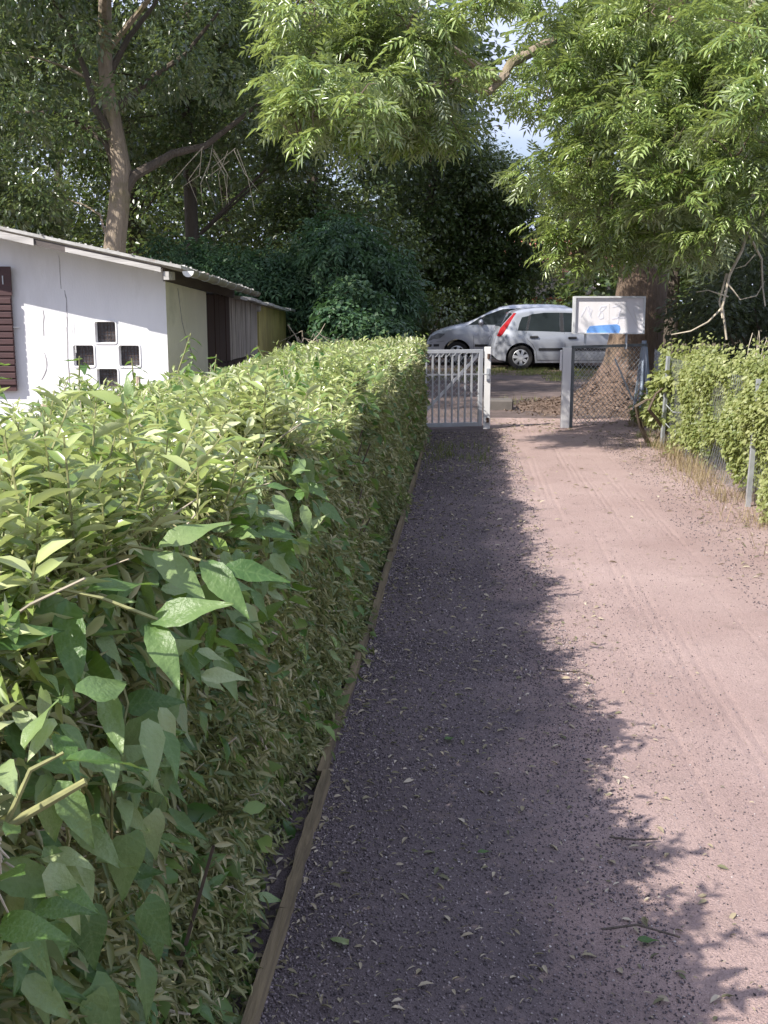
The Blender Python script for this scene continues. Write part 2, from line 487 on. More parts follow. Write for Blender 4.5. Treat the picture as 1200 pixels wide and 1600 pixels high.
M['vine_broad'] = leafmat('vine_leaf_broad', [(0.0, (0.032, 0.085, 0.024)), (0.35, (0.105, 0.20, 0.052)), (0.65, (0.25, 0.34, 0.14)), (0.88, (0.46, 0.52, 0.29)), (1.0, (0.55, 0.52, 0.08))], (0.34, 0.54, 0.03), 0.32, back=(0.22, 0.28, 0.16), rough=0.36, spec=0.6, clump=5.0, veins=6.0)
M['vine_small'] = leafmat('vine_leaf_small', [(0.0, (0.028, 0.085, 0.026)), (0.5, (0.075, 0.165, 0.040)), (0.85, (0.24, 0.34, 0.09)), (1.0, (0.48, 0.50, 0.14))], (0.32, 0.55, 0.03), 0.34, back=(0.20, 0.27, 0.14), rough=0.34, clump=4.0)
M['ash_leaf'] = leafmat('ash_leaf', [(0.0, (0.036, 0.075, 0.020)), (0.35, (0.115, 0.180, 0.042)), (0.7, (0.28, 0.37, 0.11)), (1.0, (0.55, 0.61, 0.31))], (0.50, 0.63, 0.06), 0.30, back=(0.32, 0.36, 0.24), rough=0.3, spec=0.9, clump=1.0)
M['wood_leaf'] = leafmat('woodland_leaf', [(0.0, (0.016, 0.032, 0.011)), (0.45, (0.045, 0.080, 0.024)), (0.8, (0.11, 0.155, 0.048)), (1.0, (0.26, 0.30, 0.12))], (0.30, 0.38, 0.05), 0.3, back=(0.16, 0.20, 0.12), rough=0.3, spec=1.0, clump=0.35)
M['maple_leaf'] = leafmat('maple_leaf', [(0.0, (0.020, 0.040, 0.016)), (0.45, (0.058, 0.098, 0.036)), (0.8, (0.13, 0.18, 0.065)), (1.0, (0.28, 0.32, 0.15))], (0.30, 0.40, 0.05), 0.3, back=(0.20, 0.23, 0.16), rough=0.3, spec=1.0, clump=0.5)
M['elder_leaf'] = leafmat('elder_leaf', [(0.0, (0.022, 0.056, 0.030)), (0.45, (0.050, 0.110, 0.055)), (0.8, (0.090, 0.165, 0.075)), (1.0, (0.16, 0.24, 0.09))], (0.14, 0.30, 0.06), 0.26, back=(0.09, 0.14, 0.09), rough=0.5, clump=0.8)
M['creeper_leaf'] = leafmat('creeper_leaf', [(0.0, (0.10, 0.145, 0.040)), (0.4, (0.22, 0.255, 0.085)), (0.8, (0.35, 0.375, 0.155)), (1.0, (0.48, 0.49, 0.25))], (0.42, 0.48, 0.05), 0.34, back=(0.28, 0.31, 0.15), rough=0.45, clump=1.6)
M['shrub_leaf'] = leafmat('shrub_leaf', [(0.0, (0.030, 0.045, 0.024)), (0.5, (0.065, 0.085, 0.048)), (0.85, (0.12, 0.145, 0.085)), (1.0, (0.20, 0.22, 0.13))], (0.22, 0.30, 0.06), 0.28, back=(0.15, 0.17, 0.12), rough=0.4, clump=1.0)
M['grass'] = leafmat('grass_blade', [(0.0, (0.075, 0.11, 0.025)), (0.5, (0.14, 0.17, 0.045)), (0.85, (0.26, 0.24, 0.09)), (1.0, (0.38, 0.32, 0.16))], (0.30, 0.38, 0.05), 0.3, rough=0.55, clump=1.0)
M['dry_grass'] = leafmat('dry_grass_blade', [(0.0, (0.16, 0.15, 0.05)), (0.5, (0.30, 0.23, 0.13)), (1.0, (0.46, 0.35, 0.22))], (0.4, 0.34, 0.15), 0.25, rough=0.7, clump=2.0)
M['litter'] = leafmat('fallen_leaf', [(0.0, (0.07, 0.10, 0.045)), (0.25, (0.17, 0.155, 0.085)), (0.55, (0.35, 0.29, 0.19)), (1.0, (0.62, 0.54, 0.43))], (0.3, 0.3, 0.1), 0.15, rough=0.7, clump=2.0)

M['mound_litter'] = leafmat('brown_leaf', [(0.0, (0.060, 0.042, 0.034)), (0.5, (0.135, 0.095, 0.072)), (1.0, (0.30, 0.225, 0.175))], (0.35, 0.22, 0.12), 0.12, rough=0.8, clump=2.0)
# leaf templates: y along the leaf, z its normal
LEAF4 = (np.array([(0, 0, 0), (-0.5, 0.45, 0.10), (0.5, 0.45, 0.10), (0, 1.0, -0.10)]), np.array([(0, 2, 3), (0, 3, 1)]))
LEAF6 = (np.array([(0, 0, 0), (-0.42, 0.28, 0.10), (-0.40, 0.62, 0.06), (0, 1.0, -0.14), (0.40, 0.62, 0.06), (0.42, 0.28, 0.10), (0, 0.5, -0.01)]),
         [np.array([(0, 5, 6), (0, 6, 1)]), np.array([(6, 5, 4, 3), (6, 3, 2, 1)])])
def pinnate(pairs=4, ll=0.46, lw=0.115, droop=0.16, fold=0.25):
    V, F = [(-0.008, 0, 0), (0.008, 0, 0), (0, 1.0, -droop)], [(0, 1, 2)]
    def leaflet(p, d):
        d = Vector(d).normalized(); n = Vector((0, 0, 1)); s = d.cross(n).normalized()
        p = Vector(p); i = len(V)
        V.extend([tuple(p), tuple(p + d * ll * 0.42 - s * lw / 2 + n * lw * fold), tuple(p + d * ll * 0.42 + s * lw / 2 + n * lw * fold), tuple(p + d * ll - n * ll * 0.18)])
        F.extend([(i, i + 2, i + 3), (i, i + 3, i + 1)])
    for k in range(pairs):
        t = 0.22 + 0.68 * k / (pairs - 1)
        p = (0, t, -droop * t * t)
        for s in (-1, 1):
            leaflet((p[0], p[1] + s * 0.03, p[2]), (s * 0.80, 0.66, -0.22 + 0.10 * ((k * 7 + s) % 3)))
    leaflet((0, 0.98, -droop), (0, 1, -0.45))
    return np.array(V), np.array(F)
PINNATE = pinnate()

PIN7 = pinnate(3, 0.45, 0.17, 0.22)

def rand_dirs(n, r=rng):
    return nrm(r.normal(size=(n, 3)))

def spray_leaves(clusters, nsub, per, size, rg, rs=0.10, shell=0.25, droop=0.55, lift=0.0):
    """leaves in rosettes at twig ends inside (x,y,z,r) clumps"""
    P, D, Nn, S = [], [], [], []
    for c in clusters:
        k = max(2, int(nsub * (c[3] / 0.45) ** 2))
        d = nrm(rg.normal(size=(k, 3))); u = shell + (1 - shell) * rg.rand(k) ** 0.5
        q = np.array(c[:3]) + d * (c[3] * u)[:, None] * np.array([1.15, 1.15, 0.85])
        out = nrm(d * np.array([1, 1, 0.25]) + rg.normal(size=(k, 3)) * 0.25)
        for qq, oo in zip(q, out):
            m = per + rg.randint(-2, 3)
            e = nrm(oo[None] * 0.75 + rg.normal(size=(m, 3)) * np.array([0.6, 0.6, 0.35]))
            P.append(qq + e * rs * rg.rand(m)[:, None] - oo * (0.25 * rg.rand(m)[:, None]))
            D.append(nrm(e + np.array([0, 0, -droop * 0.5]) + rg.normal(size=(m, 3)) * 0.22))
            Nn.append(np.array([0, 0, 1.0]) + e * 0.45 + rg.normal(size=(m, 3)) * 0.45)
            S.append(size * (0.6 + 0.65 * rg.rand(m)))
    P, D, Nn, S = map(np.concatenate, (P, D, Nn, S))
    return P, frames(D, nrm(Nn)), S

def cluster_leaves(clusters, n, size, template, rg, droop=0.35, spread=0.6, flat=0.8, aspect=(1, 1), shell=0.45):
    """leaves spread through a set of (x,y,z,r) clumps, facing outwards and drooping"""
    c = np.array([k[:3] for k in clusters], dtype=float); r = np.array([k[3] for k in clusters], dtype=float)
    pw = r ** 2 / np.sum(r ** 2)
    idx = rg.choice(len(c), n, p=pw)
    d = nrm(rg.normal(size=(n, 3)))
    u = shell + (1 - shell) * rg.rand(n) ** 0.6
    jag = 1 + 0.35 * (rg.rand(n) ** 3)
    P = c[idx] + d * np.array([1, 1, flat]) * (r[idx] * u * jag)[:, None]
    out = d * np.array([1, 1, 0.4])
    D = nrm(out * 0.8 + rg.normal(size=(n, 3)) * spread * 0.6 + np.array([0, 0, -droop]))
    Nn = nrm(np.array([0, 0, 1.0]) + d * 0.5 + rg.normal(size=(n, 3)) * spread * 0.6)
    S = size * (0.65 + 0.7 * rg.rand(n))
    if aspect != (1, 1): S = np.stack([S * aspect[0], S, S * aspect[0]], axis=1)
    return P, frames(D, Nn), S

# ------------------------------------------------------------------ ground and path
def sheet(name, x0, x1, y0, y1, nx, ny, hf, mat):
    X, Y = np.meshgrid(np.linspace(x0, x1, nx), np.linspace(y0, y1, ny))
    V = np.stack([X, Y, hf(X, Y)], axis=-1).reshape(-1, 3)
    i = np.arange((nx - 1) * (ny - 1)); a = (i // (nx - 1)) * nx + i % (nx - 1)
    return npmesh(name, V, np.stack([a, a + 1, a + nx + 1, a + nx], axis=1), mat, smooth=True)

def wavy(X, Y, seed, k):
    r = np.random.RandomState(seed); Z = np.zeros_like(X)
    for _ in range(7):
        fx, fy, ph = r.normal() * k, r.normal() * k * 0.6, r.rand() * 6.28
        Z += np.sin(X * fx + Y * fy + ph)
    return Z / 7

tag(sheet('ground', -150, 150, -60, 240, 61, 61, lambda X, Y: 0 * X, M['ground']), kind='structure')

def path_h(X, Y):
    z = 0.016 + 0.010 * wavy(X, Y, 3, 2.0) + 0.004 * wavy(X, Y, 4, 9.0)
    for cx, w in ((0.92, 0.014), (0.965, 0.012), (1.01, 0.014), (1.06, 0.012), (1.10, 0.014), (1.34, 0.014), (1.385, 0.012), (1.43, 0.014), (1.48, 0.012), (0.66, 0.02), (0.71, 0.012), (0.76, 0.014)):   # shallow tyre grooves, wandering a little
        xx = cx + 0.04 * np.sin(Y * 0.5 + cx * 9) + 0.004 * np.sin(Y * 40 + cx * 30)
        z -= 0.0042 * np.exp(-((X - xx) / w) ** 2) * np.clip(0.45 + 0.7 * np.sin(Y * 1.3 + cx * 20) + 0.3 * np.sin(Y * 23 + cx * 60), 0, 1.2)
    edge = np.clip((X - 1.75) / 0.5, 0, 1)
    return z + edge * (0.02 + 0.02 * wavy(X, Y, 5, 7.0))
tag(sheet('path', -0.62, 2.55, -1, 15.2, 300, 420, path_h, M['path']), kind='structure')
tag(sheet('forecourt', -4.5, 6.0, 15.2, 24.5, 120, 90, lambda X, Y: 0.018 + 0.010 * wavy(X, Y, 8, 2.0), M['dirt']), kind='structure')
tag(sheet('parking_area', -9, 12, 24.5, 33.5, 100, 50, lambda X, Y: 0.022 + 0.012 * wavy(X, Y, 9, 1.5), M['mound']), kind='structure')

# loose grit on the path
def pebbles(n, x0, x1, y0, y1, s0, s1, rg, pw=1.0):
    O = np.array([(1, 0, 0), (-1, 0, 0), (0, 1, 0), (0, -1, 0), (0, 0, 1), (0, 0, -1)], dtype=float)
    F = np.array([(0, 2, 4), (2, 1, 4), (1, 3, 4), (3, 0, 4), (2, 0, 5), (1, 2, 5), (3, 1, 5), (0, 3, 5)])
    X = x0 + (x1 - x0) * rg.rand(n) ** pw; Y = y0 + (y1 - y0) * rg.rand(n)
    S = s0 + (s1 - s0) * rg.rand(n) ** 2.5
    P = np.stack([X, Y, path_h(X, Y) + S * 0.3], axis=1)
    R = frames(rand_dirs(n, rg), rand_dirs(n, rg))
    return scatter(O, F, P, R, np.stack([S, S * (0.55 + 0.4 * rg.rand(n)), S * (0.45 + 0.4 * rg.rand(n))], axis=1))
V, F = join([pebbles(44000, -0.44, 0.55, 1.7, 5.0, 0.0020, 0.0062, rng, 1.8), pebbles(8000, -0.44, 0.5, 4.4, 6.5, 0.003, 0.0085, rng, 1.7), pebbles(9000, 0.0, 1.0, 1.8, 6, 0.0018, 0.005, rng),
             pebbles(13000, -0.44, 0.55, 6, 13.5, 0.004, 0.010, rng, 1.6), pebbles(3500, 0.4, 1.9, 2, 9, 0.002, 0.006, rng), pebbles(6000, 1.5, 2.3, 5.5, 13.5, 0.003, 0.009, rng)])
tag(npmesh('gravel', V, F, M['pebble']), 'loose grey and reddish grit lying on the path beside the hedge', 'gravel', kind='stuff')

# clippings and fallen leaves
def litter(n, x0, x1, y0, y1, s0, s1, rg, ratio=0.4, pw=1.0):
    X = x0 + (x1 - x0) * rg.rand(n) ** pw; Y = y0 + (y1 - y0) * rg.rand(n)
    P = np.stack([X, Y, path_h(X, Y) + 0.004 + 0.006 * rg.rand(n)], axis=1)
    a = rg.rand(n) * 6.28
    D = np.stack([np.cos(a), np.sin(a), rg.normal(size=n) * 0.12], axis=1)
    Nn = np.array([0, 0, 1.0]) + rg.normal(size=(n, 3)) * 0.28
    S = s0 + (s1 - s0) * rg.rand(n) ** 2
    return scatter(LEAF6[0], LEAF6[1], P, frames(D, Nn), np.stack([S * ratio, S, S], axis=1))
V, F = join([litter(1500, -0.56, -0.46, 1.7, 13, 0.02, 0.05, rng, 0.35), litter(1300, -0.43, 0.75, 1.9, 7, 0.012, 0.042, rng, pw=1.6), litter(1300, -0.43, 0.7, 1.8, 7, 0.006, 0.02, rng, 0.3, pw=1.2), litter(900, -0.43, 0.6, 7, 13.5, 0.02, 0.06, rng, pw=1.3), litter(1500, -0.43, 0.2, 2, 8, 0.012, 0.03, rng, 0.14, pw=1.4),
             litter(120, 0.3, 2.0, 2.2, 7, 0.008, 0.026, rng, 0.3), litter(420, 0.3, 2.0, 2.2, 8, 0.006, 0.02, rng, 0.13), litter(260, 0.4, 2.2, 6, 13.5, 0.02, 0.06, rng, 0.3), litter(900, 1.7, 2.4, 5, 13.5, 0.02, 0.06, rng, 0.25), litter(500, 0.3, 2.6, 13.5, 15, 0.02, 0.07, rng)])
tag(npmesh('leaf_litter', V, F, M['litter']), 'dry hedge clippings and small fallen leaves strewn over the path', 'fallen leaves', kind='stuff')

# ------------------------------------------------------------------ foreground leaves as meshes of their own
def blade(outline, rows=7, fold=0.25, droop=0.25, curl=0.0, serr=0.0, notch=0.0):
    """a leaf one unit long: half-widths from outline(t), folded on its midrib, bent down along its length"""
    V, F = [], []
    for i in range(rows + 1):
        t = i / rows
        w = outline(t)
        z = -droop * t * t
        jag = serr * (1 if i % 2 else -1)
        for s, k in ((-1, 1.0), (-1, 0.5), (0, 0), (1, 0.5), (1, 1.0)):
            x = s * (w + (jag * w if k == 1 else 0)) * k
            zz = z + abs(x) * fold - curl * x * x * 6 + (0.035 * math.sin(t * 8.5 + s * 1.3) * (k ** 2) if k else 0)
            V.append((x, t - notch * abs(x) * (1 - t) - (0.03 * jag * 8 if k == 1 else 0), zz))
    for i in range(rows):
        for j in range(4):
            a = i * 5 + j
            F.append((a, a + 1, a + 6, a + 5))
    return np.array(V), np.array(F)
def leafmesh(name, vf, mat):
    o = npmesh(name, vf[0], vf[1], mat, smooth=True)
    me = o.data
    leaf_attr(me, vf[0])
    bpy.data.objects.remove(o)
    return me
OV = lambda t: 0.205 * math.sin(math.pi * min(1, t ** 0.70)) ** 0.85 * (1 - 0.25 * t)
def HEART0(t): return 0.36 * min(1, 0.35 + 4.5 * t) * max(0, 1 - t) ** 0.62 * (1 - 0.35 * t)
LANC = lambda t: 0.17 * math.sin(math.pi * t ** 0.8)
HEART = lambda t: 0.31 * math.sin(math.pi * min(1, (0.10 + 0.90 * t) ** 0.62)) ** 0.8 if t < 1 else 0
ROUND = lambda t: 0.46 * math.sqrt(max(0, 1 - (2 * t - 1) ** 2)) * (1.05 - 0.15 * t)
leaf_kinds = [leafmesh('leaf', blade(OV, 7, 0.22, 0.22, 0.05, 0.06), M['vine_leaf']), leafmesh('leaf', blade(LANC, 7, 0.3, 0.30), M['vine_leaf']),
              leafmesh('leaf', blade(HEART, 7, 0.18, 0.30, 0.1, 0.0, 0.35), M['vine_leaf']), leafmesh('leaf', blade(OV, 9, 0.55, -0.25, 0.0, 0.04), M['vine_leaf']),
              leafmesh('leaf', blade(HEART, 7, 0.30, 0.45, 0.2, 0.03, 0.25), M['vine_leaf'])]

def leaf_matrix(p, d, n, s, w=1.0):
    d = Vector(d).normalized(); x = d.cross(Vector(n)).normalized(); z = x.cross(d)
    return Matrix(((x.x * s * w, d.x * s, z.x * s, p[0]), (x.y * s * w, d.y * s, z.y * s, p[1]), (x.z * s * w, d.z * s, z.z * s, p[2]), (0, 0, 0, 1)))

# ------------------------------------------------------------------ hedge
BLADE = blade(OV, 8, 0.28, 0.30, 0.05, 0.05)
BLADE2 = blade(lambda t: 0.8 * HEART(t), 8, 0.22, 0.35, 0.1, 0.03, 0.3)
HX0, HX1, HY0, HY1 = -1.85, -0.535, 0.2, 13.35
def hedge_top(X, Y):
    near = np.clip((4.5 - Y) / 3.0, 0, 1)
    left = np.clip((-0.9 - X) / 0.6, 0, 1)
    return 1.10 + 0.05 * near + 0.035 * np.clip((3.7 - Y) / 1.3, 0, 1) + 0.07 * np.exp(-((Y - 5.1) / 0.5) ** 2) + (-0.05 * left) + 0.03 * np.sin(Y * 11 + 3 * np.sin(X * 6)) * np.sin(X * 14 + Y * 3) + 0.05 * np.sin(Y * 2.1 + X * 3) * np.sin(Y * 0.9 + 1.0) + 0.03 * np.sin(Y * 5.3 + X * 2)
def hedge_face(Y, Z):
    return HX1 + 0.025 * np.sin(Y * 1.7 + Z * 2.5) + 0.022 * np.sin(Y * 4.1 - Z * 5) + 0.028 * np.sin(Y * 13 + 3 * np.sin(Z * 7)) * np.sin(Z * 15 + 2 * np.sin(Y * 5)) + 0.02 * np.sin(Y * 29 + Z * 11) * np.sin(Z * 31 - Y * 7) + 0.03 * np.clip((0.18 - Z) / 0.14, 0, 1)
hedge = thing('hedge', 'long clipped privet hedge with vines growing along the left edge of the red path', 'hedge', (-1.17, 6.8, 0))
rg = np.random.RandomState(21)
def hedge_side(n, y0, y1, size, w, tmpl):
    Y = y0 + (y1 - y0) * rg.rand(n); Z = 0.02 + (hedge_top(HX1, Y) - 0.01) * rg.rand(n)
    dep = rg.rand(n) ** 1.8 * 0.13
    X = hedge_face(Y, Z) - dep + 0.03 * rg.normal(size=n) * 0.6
    D = nrm(np.stack([0.35 + 0.6 * rg.rand(n), rg.normal(size=n) * 0.75, -0.55 + rg.normal(size=n) * 0.65], axis=1))
    Nn = nrm(np.stack([0.7 + 0.5 * rg.normal(size=n), rg.normal(size=n) * 0.7, 0.35 + rg.normal(size=n) * 0.7], axis=1))
    S = size * (0.5 + 0.9 * rg.rand(n))
    return scatter(tmpl[0], tmpl[1], np.stack([X, Y, Z], axis=1), frames(D, Nn), np.stack([S * w, S, S], axis=1))
def hedge_up(n, y0, y1, size, w, tmpl, x0=HX0, x1=HX1):
    Y = y0 + (y1 - y0) * rg.rand(n); X = x0 + (x1 - x0 + 0.03) * rg.rand(n)
    dep = rg.rand(n) ** 1.6 * 0.16
    Z = hedge_top(X, Y) - dep + 0.025 * rg.normal(size=n) + 0.07 * (rg.rand(n) > 0.96) * rg.rand(n)
    D = nrm(np.stack([rg.normal(size=n) * 0.7 + 0.1, rg.normal(size=n) * 0.7 - 0.1, 0.35 + rg.normal(size=n) * 0.55], axis=1))
    Nn = nrm(np.stack([rg.normal(size=n) * 0.55, rg.normal(size=n) * 0.55, 0.8 + 0 * Y], axis=1))
    S = size * (0.6 + 0.8 * rg.rand(n))
    return scatter(tmpl[0], tmpl[1], np.stack([X, Y, Z], axis=1), frames(D, Nn), np.stack([S * w, S, S], axis=1))
V, F = join([hedge_side(46000, 0.7, 4.0, 0.037, 0.27, LEAF6), hedge_side(46000, 4.0, 8.0, 0.042, 0.31, LEAF4), hedge_side(30000, 8.0, HY1, 0.052, 0.36, LEAF4)])
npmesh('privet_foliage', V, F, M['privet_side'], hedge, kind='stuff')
V, F = join([hedge_up(22000, 0.5, 3.6, 0.050, 0.30, LEAF6), hedge_up(32000, 3.6, 7.5, 0.048, 0.33, LEAF4), hedge_up(38000, 7.5, HY1, 0.050, 0.38, LEAF4)])
# left flank and far end of the hedge
n = 9000
Y = HY0 + (HY1 - HY0) * rg.rand(n); Z = 0.1 + 1.0 * rg.rand(n)
lv = scatter(LEAF4[0], LEAF4[1], np.stack([HX0 - 0.02 + 0.1 * rg.rand(n), Y, Z], 1), frames(np.stack([-0.6 + 0 * Y, rg.normal(size=n) * 0.6, -0.5 + rg.normal(size=n) * 0.4], 1), np.array([-0.8, 0, 0.5]) + rg.normal(size=(n, 3)) * 0.4), np.stack([0.03 + 0 * Y, 0.07 + 0 * Y, 0.06 + 0 * Y], 1))
n = 5000
X = HX0 + (HX1 - HX0) * rg.rand(n); Z = 0.1 + 1.02 * rg.rand(n)
le = scatter(LEAF4[0], LEAF4[1], np.stack([X, HY1 - 0.1 * rg.rand(n), Z], 1), frames(np.stack([rg.normal(size=n) * 0.6, 0.6 + 0 * X, -0.5 + rg.normal(size=n) * 0.4], 1), np.array([0, 0.8, 0.5]) + rg.normal(size=(n, 3)) * 0.4), np.stack([0.025 + 0 * X, 0.055 + 0 * X, 0.05 + 0 * X], 1))
V, F = join([(V, F), lv, le])
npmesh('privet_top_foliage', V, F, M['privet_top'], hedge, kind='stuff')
# upright sprigs that the clipping left
def sprigs(n, y0, y1, h0, h1, x0, x1, size, w, clumps=None):
    P, D, Nn = [], [], []
    st = MB()
    for _ in range(n):
        y = y0 + (y1 - y0) * rg.rand() if clumps is None else clumps[rg.randint(len(clumps))] + 0.14 * rg.normal(); x = x0 + (x1 - x0) * rg.rand(); z = float(hedge_top(x, y)) - 0.06
        hgt = h0 + (h1 - h0) * rg.rand() ** 1.6 + 0.06
        lean = rg.normal(size=2) * 0.3
        e = np.array([x + lean[0] * hgt, y + lean[1] * hgt, z + hgt])
        st.tube([(x, y, z), tuple(e)], [0.0028, 0.0014], 4, cap=False)
        m = int(5 + hgt / 0.018)
        for k in range(m):
            t = 0.2 + 0.8 * k / m; a = k * 2.4 + rg.rand()
            P.append(np.array([x, y, z]) * (1 - t) + e * t)
            D.append((math.cos(a), math.sin(a), 0.35 + 0.6 * t * rg.rand())); Nn.append((rg.normal() * 0.4, rg.normal() * 0.4, 1.0))
    P, D, Nn = map(np.array, (P, D, Nn))
    S = size * (0.6 + 0.7 * rg.rand(len(P)))
    st.build('sprig_stems', M['stem_yellow'], hedge, kind='stuff')
    return scatter(LEAF6[0], LEAF6[1], P, frames(nrm(D), nrm(Nn)), np.stack([S * w, S, S], 1))
V, F = join([sprigs(330, 0.7, 4.6, 0.02, 0.13, HX0, HX1 + 0.02, 0.055, 0.36), sprigs(200, 1.2, 3.6, 0.06, 0.20, HX1 - 0.18, HX1 + 0.03, 0.055, 0.36, [1.35, 1.6, 2.2, 3.0, 3.25]), sprigs(120, 3.6, 5.6, 0.05, 0.18, HX1 - 0.16, HX1 + 0.02, 0.05, 0.36, [4.0, 4.7, 5.0, 5.2, 6.4, 7.5]), sprigs(420, 4.6, 13, 0.01, 0.09, HX0, HX1, 0.05, 0.36)])
npmesh('sprig_foliage', V, F, M['privet_top'], hedge, kind='stuff')
def shoulder(n, y0, y1, T_):
    Y = y0 + (y1 - y0) * rg.rand(n); Z = 0.84 + 0.34 * rg.rand(n)
    X = HX1 + 0.03 + 0.10 * rg.rand(n) * np.clip((Z - 0.8) / 0.2, 0, 1)
    D = nrm(np.stack([0.5 + 0.4 * rg.normal(size=n), rg.normal(size=n) * 0.6, -0.25 + rg.normal(size=n) * 0.5], 1))
    Nn = nrm(np.stack([0.1 + 0.4 * rg.normal(size=n), -0.35 + rg.normal(size=n) * 0.4, 0.8 + 0 * Y], 1))
    S = 0.070 * (0.6 + 0.7 * rg.rand(n))
    return scatter(T_[0], T_[1], np.stack([X, Y, Z], 1), frames(D, Nn), np.stack([S, S, S], 1))
# small vine and bramble leaves mixed into the face and the top
V, F = join([hedge_side(1500, 1.6, 5.0, 0.060, 0.6, LEAF6), hedge_side(2600, 5.0, HY1, 0.07, 0.62, LEAF6), hedge_up(900, 3.5, 7.0, 0.085, 0.42, LEAF6), hedge_up(700, 7, 12, 0.08, 0.5, LEAF6)])
npmesh('vine_foliage', V, F, M['vine_small'], hedge, kind='stuff')
for T_, ks in ((BLADE, 1.0), (BLADE2, 0.22)):
    q = lambda n: int(n * ks)
    V, F = join([hedge_side(q(260), 0.9, 1.7, 0.072, 1.0, T_), hedge_side(q(170), 1.6, 2.6, 0.062, 1.0, T_), hedge_up(q(620), 0.9, 2.8, 0.078, 1.0, T_), hedge_up(q(800), 2.8, 4.8, 0.085, 1.0, T_), hedge_up(q(600), 4.8, 7.0, 0.090, 1.0, T_), shoulder(q(170), 0.9, 3.2, T_)])
    o = npmesh('broad_foliage', V, F, M['vine_broad'], hedge, smooth=True, kind='stuff')
    leaf_attr(o.data, np.tile(T_[0], (len(V) // len(T_[0]), 1)))
# the twiggy inside
b = MB()
for _ in range(1500):
    y = random.uniform(0.6, HY1 - 0.1); x = random.uniform(HX0 + 0.15, HX1 - 0.08)
    z = random.uniform(0.0, 0.5)
    b.tube([(x, y, z), (x + random.uniform(-0.15, 0.2), y + random.uniform(-0.15, 0.15), z + random.uniform(0.35, 0.62))], [0.007, 0.004], 4, cap=False)
b.build('inner_branches', M['twig_dark'], hedge, kind='stuff')
n = 52000     # leaves deep inside, so that one cannot see through
P = np.stack([HX0 + 0.12 + (HX1 - HX0 - 0.26) * rg.rand(n), HY0 + (HY1 - HY0) * rg.rand(n), 0.05 + 0.92 * rg.rand(n)], 1)
V, F = scatter(LEAF4[0], LEAF4[1], P, frames(rand_dirs(n, rg), rand_dirs(n, rg)), np.stack([0.035 + 0 * P[:, 0], 0.08 + 0 * P[:, 0], 0.05 + 0 * P[:, 0]], 1))
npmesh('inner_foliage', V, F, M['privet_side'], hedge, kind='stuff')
# pale cut twigs
b = MB()
for k in range(2000):
    if k < 1600:
        y = 1.2 + 11.8 * random.random() ** 1.5; x = random.uniform(HX0 + 0.1, HX1); z = float(hedge_top(x, y)) - 0.03
        d = Vector((random.gauss(0, 0.7), random.gauss(0, 0.7), random.uniform(0.1, 0.9))).normalized()
    else:
        y = 1.3 + 8 * random.random() ** 1.4; z = random.uniform(0.12, 1.08); x = float(hedge_face(y, z)) - 0.03
        d = Vector((random.uniform(0.3, 1), random.gauss(0, 0.7), random.gauss(0, 0.5))).normalized()
    l = random.uniform(0.04, 0.17 if k < 1600 else 0.09)
    r = random.uniform(0.0013, 0.0033)
    p = Vector((x, y, z))
    b.tube([p, p + d * l * 0.5 + Vector((0, 0, random.uniform(-0.01, 0.01))), p + d * l], [r, r * 0.9, r * 0.7], 5)
b.build('cut_twigs', M['twig'], hedge, kind='stuff')
# the larger leaves one by one
count = 0
while count < 285:
    u = random.random()
    if u < 0.42:      # near face and shoulder, hanging
        y = random.uniform(1.0, 1.9); z = random.uniform(0.45, 1.24); x = float(hedge_face(y, z)) + random.uniform(-0.03, 0.07)
        s = random.uniform(0.06, 0.12); d = (random.uniform(0.2, 0.7), random.gauss(0, 0.5), random.uniform(-1.2, 0.15)); nn = (0.8, random.gauss(-0.2, 0.4), random.uniform(0.2, 0.9))
        if random.random() > (z - 0.35) / 0.6: continue
    elif u < 0.78:     # near top
        y = random.uniform(1.1, 3.6); x = random.uniform(-1.5, HX1 + 0.02); z = float(hedge_top(x, y)) + random.uniform(-0.05, 0.05)
        s = random.uniform(0.06, 0.13); d = (random.gauss(0.25, 0.6), random.gauss(-0.1, 0.6), random.gauss(-0.15, 0.35)); nn = (random.gauss(0, 0.45), random.gauss(-0.2, 0.45), 0.9)
    elif u < 0.92:
        y = random.uniform(3.4, 7.5); x = random.uniform(-1.8, HX1); z = float(hedge_top(x, y)) + random.uniform(-0.02, 0.05)
        s = random.uniform(0.08, 0.17); d = (random.gauss(0.1, 0.7), random.gauss(-0.2, 0.6), random.gauss(-0.1, 0.3)); nn = (random.gauss(0, 0.4), random.gauss(-0.2, 0.4), 0.9)
    else:
        y = random.uniform(2.0, 5.5); z = random.uniform(0.3, 1.1); x = float(hedge_face(y, z)) + random.uniform(-0.02, 0.03)
        s = random.uniform(0.05, 0.09); d = (random.uniform(0.2, 0.6), random.gauss(0, 0.4), random.uniform(-1, -0.2)); nn = (0.9, random.gauss(0, 0.4), 0.4)
    me = random.choice([leaf_kinds[0], leaf_kinds[1], leaf_kinds[1], leaf_kinds[3], leaf_kinds[3], leaf_kinds[2 + 2 * (count % 2)]])
    instance('leaf', me, leaf_matrix((x, y, z), d, nn, s, random.uniform(0.85, 1.15)), hedge)
    count += 1

